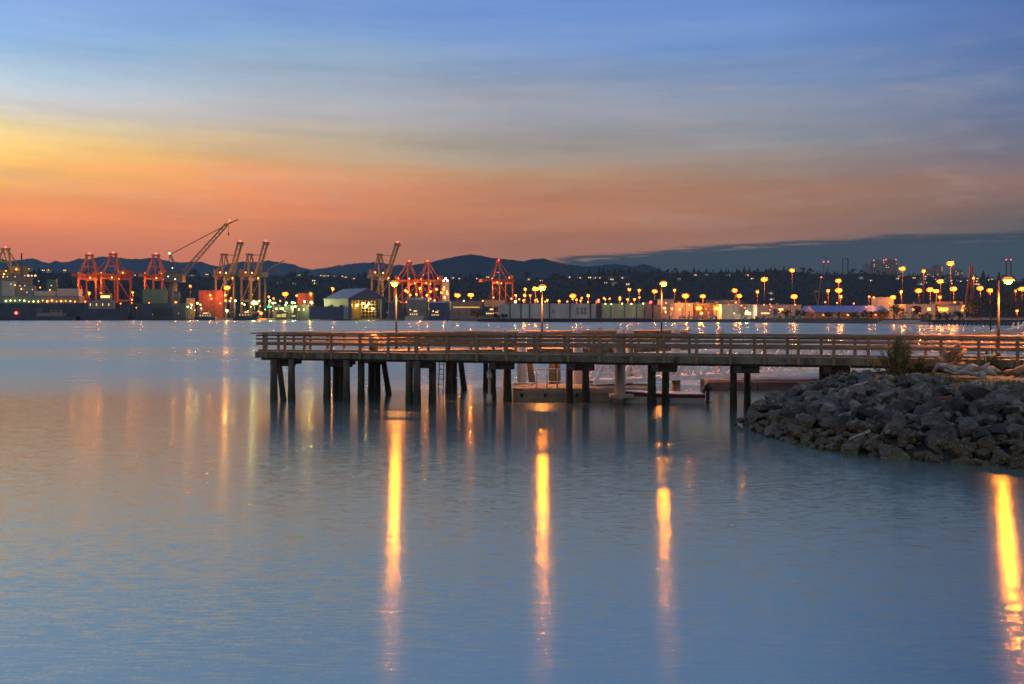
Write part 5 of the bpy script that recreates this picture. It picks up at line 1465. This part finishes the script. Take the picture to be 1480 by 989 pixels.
# ---- floodlight masts and yard lamps.  (px, py, size, kind, label)
LAMPS = [
 # left port
 (275, 414, 1.0, 's', 'orange lamp on a mast directly above the tan container stack'),
 (304, 427, .8, 's', 'short orange lamp post between the tan container and the first pale crane'),
 (328, 416, 1.5, 's', 'large orange floodlight beside the legs of the first pale raised crane'),
 (320, 425, 1.0, 's', 'lower orange lamp under the large floodlight by the first pale crane'),
 (367.5, 438, 1.6, 'm', 'starry greenish yard light below the second pale raised crane'),
 (340, 435, .8, 'w', 'small white yard light at the foot of the first pale crane'),
 (390, 435, .9, 'm', 'upper of two greenish yard lights above the green sign'),
 (394.5, 438, .8, 'm', 'lower of two greenish yard lights above the green sign'),
 (412, 425, 1.4, 's', 'large lone orange floodlight above the lit shed'),
 (377.5, 453, 1.2, 's', 'orange lamp low at the water edge beside the starry green light'),
 (328, 449, 1.1, 'm', 'low greenish lamp at the bow of the dark fishing boat'),
 (285.5, 438.5, .9, 'm', 'greenish lamp just past the tan container'),
 (277, 441, .6, 'w', 'small white lamp at the foot of the tan container stack'),
 (449, 425, 1.0, 's', 'orange twin lamp above the grey yard buildings before the hall'),
 (481, 418, 1.1, 's', 'orange lamp rising over the pale side of the gabled hall'),
 (414, 438, .9, 'm', 'greenish lamp above the lit shed, first of its cluster'),
 (422.5, 437.5, 1.0, 'm', 'brightest greenish lamp of the cluster above the lit shed'),
 (427, 443.5, .9, 'm', 'lowest greenish lamp of the cluster above the lit shed'),
 (440, 436, .8, 'w', 'white lamp above the second grey yard building'),
 (450, 437.5, 1.2, 'm', 'large greenish lamp beside the navy shed'),
 (291, 446, .5, 'w', 'faint white lamp low on the shore by the small tug'),
 (192, 423, .8, 's', 'orange lamp past the wheelhouse of the large workboat'),
 (129, 424, 1.0, 's', 'orange lamp at the foot of the outer red crane'),
 (146, 425, 1.0, 's', 'orange lamp between the outer and middle red cranes'),
 (254, 437, .8, 's', 'orange lamp at the end of the quay wall'),
 # middle
 (607, 417, 1.0, 's', 'orange twin lamp beside the red crane near the lit tower'),
 (641, 418.5, 1.0, 's', 'orange lamp in front of the white lit tower'),
 (617, 427, .9, 's', 'orange lamp under the red crane near the lit tower'),
 (593, 426.5, .8, 's', 'orange lamp behind the navy annex of the hall'),
 (602, 425.5, .8, 's', 'second orange lamp past the navy annex'),
 (628, 434.5, .7, 's', 'low orange lamp over the yard building roof below the lit tower'),
 (597.5, 442, .9, 'm', 'green lamp on the wall of the grey blue yard building'),
 (646.5, 442, 1.0, 'm', 'green lamp at the corner of the building below the lit tower'),
 (661, 427, 1.4, 's', 'starry orange floodlight between the lit tower and the conveyor'),
 (680.5, 426.5, 1.4, 's', 'large orange floodlight next to the starry one before the conveyor'),
 (670.5, 435.5, .8, 'm', 'greenish lamp below the pair of large orange floodlights'),
 (745, 436.5, 1.2, 'm', 'yellow green lamp on top of the grey dry dock wall'),
 (745.5, 427.5, .8, 's', 'small orange lamp at the foot of the lone red crane'),
 (759, 418.5, 1.1, 's', 'upper orange lamp just past the lone red crane'),
 (758.5, 427.5, 1.1, 's', 'lower orange lamp just past the lone red crane'),
 (766.5, 427.5, .8, 's', 'small orange lamp beneath the large floodlight behind the middle pier lamp'),
 (774, 418, 1.5, 's', 'largest orange floodlight behind the middle pier lamp'),
 (782.5, 420, 1.0, 's', 'orange twin lamp on a short mast past the middle pier lamp'),
 (791, 434.5, .8, 's', 'small orange lamp over the dry dock wall, near the dock door'),
 (808, 435.5, .9, 's', 'orange lamp over the middle of the dry dock wall'),
 (757, 434.5, .8, 's', 'small orange lamp over the near end of the dry dock wall'),
 (773.5, 434.5, .6, 's', 'faint orange lamp low over the dry dock wall behind the pier lamp'),
 (828, 428, 1.5, 's', 'starry orange floodlight over the stencilled dry dock panel'),
 (833, 433.5, .8, 's', 'small orange lamp just below the starry one over the stencilled panel'),
 (839, 435, .7, 's', 'smallest orange lamp over the stencilled dry dock panel'),
 (850, 428, 1.2, 's', 'orange floodlight above the dark dry dock end tower'),
 (896, 433, .8, 's', 'small orange lamp over the green dry dock bay, first of three'),
 (907, 433, .9, 's', 'small orange lamp over the green dry dock bay, middle of three'),
 (917, 433, .8, 's', 'small orange lamp over the green dry dock bay, last of three'),
 (909.5, 419, 1.2, 's', 'bright orange lamp on a mast above the green dry dock bay'),
 (924, 420, 1.1, 's', 'orange twin lamp on a mast above the end of the green bay'),
 (946.5, 421.5, 1.3, 's', 'orange floodlight seen just below the rear pier lamp'),
 # right
 (975, 420, 1.1, 's', 'orange lamp on a tall pole just past the rear pier lamp'),
 (991, 428, 1.6, 's', 'wide orange floodlight between the tall pole lamp and the starry pair'),
 (1016, 428.5, 1.3, 's', 'orange floodlight above the pair of starry yard lights'),
 (1010, 445.5, 1.5, 's', 'first starry yard light of the pair on the low shore'),
 (1014, 453, 1.1, 's', 'low orange lamp right under the first starry yard light'),
 (1036, 446, 1.5, 's', 'second starry yard light of the pair, beside the pale warehouse'),
 (962, 451, .8, 's', 'low orange lamp near the sign panel hut'),
 (971, 446.5, .8, 's', 'low orange lamp at the front of the lit warehouse'),
 (1062, 420, 1.3, 's', 'upper orange floodlight of the two over the pale warehouse'),
 (1068.5, 428, 1.3, 's', 'lower orange floodlight of the two over the pale warehouse'),
 (1079, 450.5, .9, 'w', 'yellowish lamp at the lit end of the pale warehouse'),
 (1095, 422, 1.1, 's', 'orange lamp on a pale mast where the two warehouses meet'),
 (1105, 404, 1.6, 's', 'tall orange floodlight mast over the long pinkish warehouse'),
 (1145, 391, 1.3, 's', 'very tall floodlight mast before the wooded ridge, over the pinkish warehouse'),
 (1148, 429, 1.5, 's', 'broad orange floodlight below the very tall mast'),
 (1197, 421, 1.2, 's', 'orange lamp on a mast beside the twin legged lattice mast'),
 (1212, 406, 1.4, 's', 'uppermost floodlight of the three over the blue roofed sheds'),
 (1212.5, 420, 1.6, 's', 'middle and widest floodlight of the three over the blue roofed sheds'),
 (1215, 429, 1.1, 's', 'lowest floodlight of the three over the blue roofed sheds'),
 (1256, 429, .7, 's', 'small lamp post behind the blue sheds, first of two'),
 (1263, 430, .7, 's', 'small lamp post behind the blue sheds, second of two'),
 (1291, 430, 1.4, 's', 'orange floodlight beside the white stepped block'),
 (1302.5, 422, 1.2, 's', 'orange lamp on a mast just past the white stepped block'),
 (1304.5, 388.5, 1.5, 's', 'very tall floodlight mast beside the brown tower block'),
 (1335, 392.5, 1.2, 's', 'very tall floodlight mast before the lit hill houses'),
 (1328, 420.5, 1.5, 's', 'starry floodlight above the pinkish flat building'),
 (1344.5, 419, 1.5, 's', 'large floodlight next to the starry one above the pinkish flat building'),
 (1353.5, 421, 1.3, 's', 'floodlight paired close with the large one above the pinkish flat building'),
 (1359.5, 407, 1.5, 's', 'wide floodlight raised over the pair above the flat buildings'),
 (1358.5, 430, 1.2, 's', 'floodlight low beneath the wide raised one'),
 (1374, 381, 1.7, 's', 'tallest floodlight mast of the whole port, under the skyline'),
 (1378.5, 418, 1.6, 's', 'starry floodlight just before the leaning derrick'),
 (1360, 447, 1.3, 's', 'starry low yard light on the front of the cream building'),
 (1368.5, 447, 1.1, 's', 'low yard light beside the starry one on the cream building'),
 (1391, 448.5, .9, 's', 'low orange lamp at the foot of the leaning derrick'),
 (1417, 417, 1.5, 's', 'starry floodlight over the dark trees past the leaning derrick'),
 (1431, 420, 1.4, 's', 'floodlight over the dark trees close before the shore pier lamp'),
 (1407, 402.5, .9, 's', 'small orange lamp high beside the top of the leaning derrick'),
 (1468, 421, 1.0, 's', 'floodlight over the dark trees, first past the shore pier lamp'),
 (1477, 418, 1.5, 's', 'bright floodlight at the very edge of the view over the dark trees'),
 (1470, 449.5, 1.0, 's', 'low lamp by the shore dock beneath the dark trees'),
]
LM = {'s': ('sodium', 'rust', 'lens'), 'm': ('mercury', 'crane_dark', 'halo_m'), 'w': ('white_lamp', 'crane_dark', 'halo_w')}
for px, py, sz, kind, lab in LAMPS:
    if px < 690: Y = 1458 + rnd.uniform(0, 50) + (60 if py < 428 else 0)
    elif px < 940: Y = 1010 + rnd.uniform(5, 60) + (150 if py < 430 else 0)
    else: Y = shoreY(px) + (40 if py > 440 else 95) + rnd.uniform(0, 40) + (240 if py < 410 else 90 if py < 425 else 0)
    if px == 745 or px == 757: Y = 1004
    zl = Z_of(py, Y) - GZ; k = Y / F
    t = thing('light_mast', lab, 'floodlight', (X_of(px, Y), Y, GZ), 0, 'lights along the far port shore')
    mb = MB(); mb.tube((0, 0, -.5), (0, 0, zl), .38 * k + .05, .26 * k + .05, 6); mb.build('pole', LM[kind][1], t)
    wd = (2.9 if kind == 's' and zl > 14 else 1.9) * sz * k; ht = 1.8 * sz * k
    mb = MB(); mb.box(-wd * .8, wd * .8, -ht * .3, ht * .3, zl + ht * .78, zl + ht * 1.1); mb.build('head_frame', 'crane_dark', t)
    n_ = 2 if sz >= 1.3 else 1
    mb = MB(); mb.ball((0, .5 * ht, zl), ht * (1.2 if n_ > 1 else 1.0), 2, (1.6 if n_ > 1 else 1.15, .35, .95)); mb.build('lens', LM[kind][2], t)  # larger glowing ellipsoid added behind the lamp to imitate its halo
    for i in range(n_):
        mb = MB(); mb.ball(((i - (n_ - 1) / 2) * wd * .42, -.25 * ht, zl), ht * (.55 if n_ > 1 else .66), 2, (1.25, 1, .85)); mb.build('lamp', LM[kind][0], t)
    port_light(t, (0, -2.2 * ht, zl - .3 * ht), {'s': (1.0, .27, .03), 'm': (.75, 1.0, .30), 'w': (1.0, .85, .5)}[kind], 36000 * sz * sz * (1 if kind == 's' else .6) * k * k)

# ---- low working lights and trucks of the port: many specks, alike
def low_lights(n, x0, x1, y0, y1, kind, label, group):
    first = None
    for i in range(n):
        px, py = rnd.uniform(x0, x1), rnd.uniform(y0, y1)
        Y = (1462 if px < 640 else 1030 if px < 940 else shoreY(px) + 38) + rnd.uniform(0, 60)
        zl = max(2.0, Z_of(py, Y) - GZ); k = Y / F
        if first is None:
            t = first = thing('work_light', label, 'light', (X_of(px, Y), Y, GZ), 0, group)
            mb = MB(); mb.tube((0, 0, -.3), (0, 0, .94), .012, .012, 6); mb.build('pole', 'crane_dark', t)
            mb = MB(); mb.ball((0, 0, 1.0), .05, 1, (1, 1, 1)); mb.build('lamp', LM[kind][0], t)
            first.scale = (zl, zl, zl)
        else:
            dup(first, (X_of(px, Y), Y, GZ), 0, sc=zl)
low_lights(46, 955, 1400, 436, 456, 's', 'small orange working light among the sheds of the right hand shore', 'low orange lights of the right hand shore')
low_lights(16, 690, 935, 430, 437, 's', 'small orange working light showing over the dry dock wall', 'low orange lights behind the dry dock')
low_lights(34, 120, 440, 424, 455, 's', 'small orange working light among the cranes and containers of the port', 'low orange lights of the crane quay')
low_lights(24, 270, 460, 434, 457, 'm', 'small greenish working light in the yard before the gabled hall', 'low greenish lights of the yard')
low_lights(11, 570, 660, 418, 437, 's', 'small orange working light under the red cranes near the lit tower', 'low orange lights near the lit tower')
first = None
for px in (963, 985, 998, 1012, 1030, 1098, 1108, 1122, 1140, 1152, 1188, 1206, 1238, 1246, 1312, 1326, 1362, 1380):
    Y = shoreY(px) + 34
    if first is None:
        first = t = thing('parked_truck', 'parked box truck in front of the sheds of the right hand shore', 'truck', (X_of(px, Y), Y, GZ), 0, 'trucks parked along the right hand shore')
        mb = MB(); mb.box(-3.2, 2.2, -1.2, 1.2, 1.0, 3.4); mb.build('cargo_box', 'white_wall', t)
        mb = MB(); mb.extr([(2.3, .8), (4.2, .8), (4.2, 1.8), (3.6, 2.8), (2.3, 2.8)], (0, -1.1, 0), (1, 0, 0), (0, 0, 1), (0, 1, 0), 2.2); mb.build('cab', 'cont_blue', t)
        for x_ in (-2.2, 3.3):
            for y_ in (-1.15, .85):
                mb = MB(); mb.tube((x_, y_, .5), (x_, y_ + .3, .5), .5, .5, 12); mb.build('wheel', 'black', t)
    else:
        dup(first, (X_of(px, Y), Y, GZ), rnd.choice((0, 0, math.pi)) + rnd.uniform(-.15, .15), sc=rnd.uniform(.8, 1.15))

# ---- houses with lit windows on the wooded hill
HSP = [(43, 389), (64, 391), (71, 390.5), (95, 391), (108, 397), (195, 398), (278, 398), (300, 397), (404, 409), (426, 411), (433, 398), (463, 398.5), (469, 399), (474, 399), (484, 398.5), (494, 399.5), (500, 401), (454, 406), (455, 410), (511, 403), (532, 401), (602, 405), (655, 402), (665, 403), (689, 403), (705, 401), (764, 404), (782, 406), (823, 401), (833, 402), (838, 402), (852, 401.5), (860, 402), (868, 402), (881, 402), (884, 404), (899, 402), (875, 409), (888, 410), (907, 411), (982, 404), (1004, 398), (1021, 398), (1052, 398), (1080, 398), (1087, 403), (1113, 424), (1115, 433), (1244, 402), (1257, 405.5), (1257, 406), (1296, 403), (1297, 400), (1320, 402), (1330, 401), (1350, 404), (1370, 400.5), (1383, 406), (1387, 407), (1398, 406), (1413, 411), (1426, 405), (1432, 404), (1466, 406)] + [(1300 + (k * 37) % 112, 399 + (k * 23) % 13) for k in range(26)]
hcols = ['white_wall', 'brown_wall', 'pink_wall', 'pale_panel']
hp = {}
for i, (px, py) in enumerate(HSP):
    # depth where the hillside is seen at this height
    tt = 0.05
    while tt < 1.0:
        Y = 2150 + (HY_R - 2150) * tt
        if hill_z(px, tt) + 3 >= Z_of(py, Y): break
        tt += 0.01
    Y = 2150 + (HY_R - 2150) * min(tt, 1); z = Z_of(py, Y)
    key = i % 4
    lit = (i % 3 == 0)
    if key not in hp:
        t = thing('house', 'small house with a lit window on the dark wooded hill', 'house', (0, 0, 0), 0, 'houses on the wooded hill')
        W2 = (6, 5, 7, 5.5)[key]
        mb = MB(); mb.box(-W2, W2, 0, 9, -9, 3.2); mb.build('wall', hcols[key], t)
        mb = MB(); mb.extr([(-.6, 0), (9.6, 0), (4.5, 3.2)], (-W2 - .6, 0, 3.205), (0, 1, 0), (0, 0, 1), (1, 0, 0), 2 * W2 + 1.2); mb.build('roof', 'quay', t)
        for x_ in ((-2.5, 2.6) if key % 2 else (0.4,)):
            mb = MB(); mb.box(x_ - .85, x_ + .85, -.3, -.01, -.8, 1.0); mb.build('window', 'hill_window', t) if 'hill_window' in M else mb.build('window', M.setdefault('hill_window', glow('hill_window', (1.0, .52, .16), 4.0)), t)
        hp[key] = t; t.location = (X_of(px, Y), Y - 6, z)
    else:
        dup(hp[key], (X_of(px, Y), Y - 6, z))

# ---- trees
def crown_cloud(mb, blobs, n, leaf, flat=False):
    for i in range(n):
        c_, r_ = blobs[rnd.randrange(len(blobs))]
        v = Vector((rnd.gauss(0, 1), rnd.gauss(0, 1), rnd.gauss(0, 1))).normalized() * r_ * rnd.random() ** .45
        p = Vector(c_) + Vector((v.x, v.y, v.z * .85))
        mb.leaf(p, (rnd.uniform(-1, 1), rnd.uniform(-1, 1), rnd.uniform(-.7, .9)), leaf * rnd.uniform(.6, 1.3), leaf * .6)
def make_conifer(label, group):
    t = thing('conifer_tree', label, 'tree', (0, 0, 0), 0, group)
    mb = MB(); mb.tube((0, 0, -3), (0, 0, 1.0), .03, .006, 5); mb.build('trunk', 'bark', t)
    mb = MB()
    for i in range(330):
        f = rnd.random() ** .8; r_ = (1 - f) * .27 * rnd.uniform(.4, 1.1) + .01; a = rnd.uniform(0, 6.28)
        mb.leaf((math.cos(a) * r_ * .3, math.sin(a) * r_ * .3, .06 + f * .94), (math.cos(a), math.sin(a), -.35), r_ * 1.0 + .03, .075)
    mb.build('crown', 'conifer', t)
    return t
def make_broad(label, group, mat='conifer', n=420):
    t = thing('broadleaf_tree', label, 'tree', (0, 0, 0), 0, group)
    mb = MB(); mb.tube((0, 0, -2), (0, 0, .5), .05, .03, 5)
    for k in range(4):
        a = k * 1.6; mb.tube((0, 0, .3), (math.cos(a) * .25, math.sin(a) * .25, .62), .022, .01, 4)
    mb.build('trunk', 'bark', t)
    bl = [((rnd.uniform(-.32, .32), rnd.uniform(-.3, .3), rnd.uniform(.4, .82)), rnd.uniform(.14, .25)) for _ in range(8)]
    mb = MB(); crown_cloud(mb, bl, n, .10); mb.build('crown', mat, t)
    return t
GR = 'trees silhouetted along the wooded ridge'
protos = [make_conifer('dark conifer standing up along the crest of the wooded ridge', GR) for _ in range(3)] + [make_broad('round crowned dark tree along the crest of the wooded ridge', GR) for _ in range(3)]
used = [False] * 6
def put(k, loc, h, wd=1.0):
    if not used[k]:
        used[k] = True; o = protos[k]; o.location = loc; o.scale = (h * wd, h * wd, h)
    else:
        o = dup(protos[k], loc, rnd.uniform(0, 6), sc=(h * wd, h * wd, h))
    return o
spots = [(50, 388, 1), (56, 387, 0), (121, 391, 4), (172, 389, 3), (282, 388, 3), (276, 391, 5), (421, 391, 0), (427, 391, 1), (442, 390, 4), (518, 393, 0), (527, 392, 1), (546, 394, 2), (583, 394, 3), (632, 392, 3), (665, 394, 0), (680, 393, 1), (690, 393, 4), (741, 394, 2), (760, 392, 3), (800, 393, 0), (805, 394, 4), (825, 392, 3), (852, 388, 1), (866, 386, 0), (872, 387, 2), (880, 389, 4), (888, 387, 1), (897, 388, 5), (909, 386, 0), (918, 389, 2), (953, 386, 1), (965, 388, 4), (977, 387, 3), (989, 389, 5), (1003, 386, 0), (1010, 388, 2), (1021, 387, 1), (1030, 389, 4), (1042, 388, 0), (1065, 387, 1), (1076, 385, 0), (1083, 386, 2), (1095, 387, 5), (1120, 386, 0), (1133, 384, 1), (1141, 385, 2), (1160, 386, 3), (1172, 386, 4), (1205, 391, 1), (1234, 388, 3), (1245, 389, 5), (1268, 390, 4), (1320, 394, 0), (1410, 396, 1), (1421, 391, 0), (1428, 396, 2), (1444, 393, 1), (1465, 397, 4)]
for px, py, k in spots:
    Y = HY_R - rnd.uniform(0, 60)
    zg = hill_z(px, 1.0) - 4; h = max(10, Z_of(py, Y) - zg)
    put(k, (X_of(px, Y), Y, zg), h, 1.0 if k < 3 else .95)
# the far-off wood that covers the slope
mb = MB()
for i in range(5200):
    px = rnd.uniform(-120, 1600); tt = rnd.uniform(.02, 1.02); Y = 2150 + (HY_R - 2150) * tt
    x, z = X_of(px, Y), hill_z(px, min(tt, 1)) - 3
    h = rnd.uniform(7, 16); r_ = rnd.uniform(2.5, 5)
    if rnd.random() < .45:
        a0 = rnd.uniform(0, 6); vs = [mb.bm.verts.new((x + math.cos(a0 + q * 1.257) * r_, Y + math.sin(a0 + q * 1.257) * r_, z)) for q in range(5)]; tp = mb.bm.verts.new((x + rnd.uniform(-.5, .5), Y, z + h * 1.25))
        for q in range(5): mb.bm.faces.new((vs[q], vs[(q + 1) % 5], tp))
    else:
        for q in range(9):
            mb.leaf((x + rnd.gauss(0, r_ * .6), Y + rnd.gauss(0, r_ * .6), z + rnd.uniform(.1, .8) * h), (rnd.uniform(-1, 1), rnd.uniform(-1, 1), rnd.uniform(-.3, 1)), 5.5, 4.5)
wd = mb.build('hillside_woods', 'conifer'); wd['kind'] = 'stuff'

# ---- bushes and trees on the far right shore, round trees by the dry dock
def bush(label, px, pyb, wpx, hpx, Y, mat, n=520, leafpx=2.2, name='bush', cat='bush'):
    k = Y / F; W2, hh = wpx * k / 2, hpx * k
    base = Vector((X_of(px, Y), Y, max(GZ - .4, Z_of(pyb, Y))))
    t = thing(name, label, cat, base)
    mb = MB()
    for q in range(5):
        a = rnd.uniform(0, 6.28); mb.tube((0, 0, -.8), (math.cos(a) * W2 * .5, math.sin(a) * W2 * .4, hh * .6), .12 * k + .1, .05, 4)
    mb.build('trunk' if cat == 'tree' else 'stems', 'bark', t)
    bl = [((rnd.uniform(-.75, .75) * W2, rnd.uniform(-.6, .6) * W2, hh * rnd.uniform(.25, .78)), hh * rnd.uniform(.18, .32)) for _ in range(11)]
    mb = MB(); crown_cloud(mb, bl, n, leafpx * k); mb.build('crown' if cat == 'tree' else 'leaves', mat, t)
    return t
bush('round dark tree at the shore before the wharf, first of three', 659, 460, 17, 15, 1395, 'conifer', 400, 2.0, 'shore_tree', 'tree')
bush('round dark tree at the shore before the wharf, second of three', 689, 460, 18, 15, 1300, 'conifer', 400, 2.0, 'shore_tree', 'tree')
bush('wide dark tree at the shore by the wharf end, third of three', 723, 461, 26, 9, 975, 'conifer', 400, 2.0, 'shore_tree', 'tree')
for (px, pyb, wpx, hpx, d, m_, lab) in (
  (1136, 458, 24, 11, 25, 'leaf_b', 'yellowish lit bush in front of the long pinkish warehouse'),
  (1156, 459, 22, 13, 22, 'leaf_b', 'yellowish lit bush under the very tall mast'),
  (1180, 459, 26, 9, 22, 'leaf_b', 'low yellowish bush before the gabled house'),
  (1204, 459, 26, 9, 22, 'leaf_a', 'low olive bush before the nearest blue roofed shed'),
  (1230, 460, 28, 10, 20, 'leaf_a', 'low olive bush before the longest blue roofed shed'),
  (1256, 461, 26, 13, 20, 'leaf_c', 'dark bush at the end of the longest blue roofed shed'),
  (1275, 462, 28, 18, 20, 'leaf_a', 'large bush above the start of the sandy beach'),
  (1303, 464, 46, 22, 16, 'leaf_a', 'broadest bush on the bank above the sandy beach'),
  (1296, 455, 22, 16, 60, 'leaf_c', 'pointed dark bush behind the broadest beach bush'),
  (1325, 455, 14, 14, 60, 'conifer', 'small dark pointed conifer behind the beach bushes'),
  (1338, 464, 30, 12, 16, 'leaf_a', 'low bush at the dock end of the beach'),
  (1364, 462, 34, 13, 25, 'leaf_c', 'dark bush behind the start of the shore dock'),
  (1392, 462, 34, 15, 25, 'leaf_c', 'dark bush under the leaning derrick')):
    bush(lab, px, pyb, wpx, hpx, shoreY(px) + d, m_, 560, 1.9)
for (px, wpx, hpx, d, lab) in ((1412, 34, 38, 70, 'dark leafy tree behind the shore dock, nearest the leaning derrick'), (1436, 36, 44, 60, 'dark leafy tree behind the shore pier lamp'), (1462, 38, 46, 60, 'dark leafy tree just past the shore pier lamp'), (1486, 34, 38, 50, 'dark leafy tree at the edge of the view by the shore dock')):
    bush(lab, px, 460, wpx, hpx, shoreY(px) + d, 'leaf_c', 900, 2.2, 'shore_tree', 'tree')
# rough grass on the lit bank in front of the sheds
mb = MB()
for i in range(2600):
    px = rnd.uniform(1085, 1345); Y = shoreY(px) + rnd.uniform(8, 24); hgt = rnd.uniform(.6, 1.8)
    mb.leaf((X_of(px, Y), Y, 2.4), (rnd.uniform(-.5, .5), rnd.uniform(-.5, .5), 1), hgt, .7)
gb = mb.build('grass', 'leaf_b'); gb['kind'] = 'stuff'
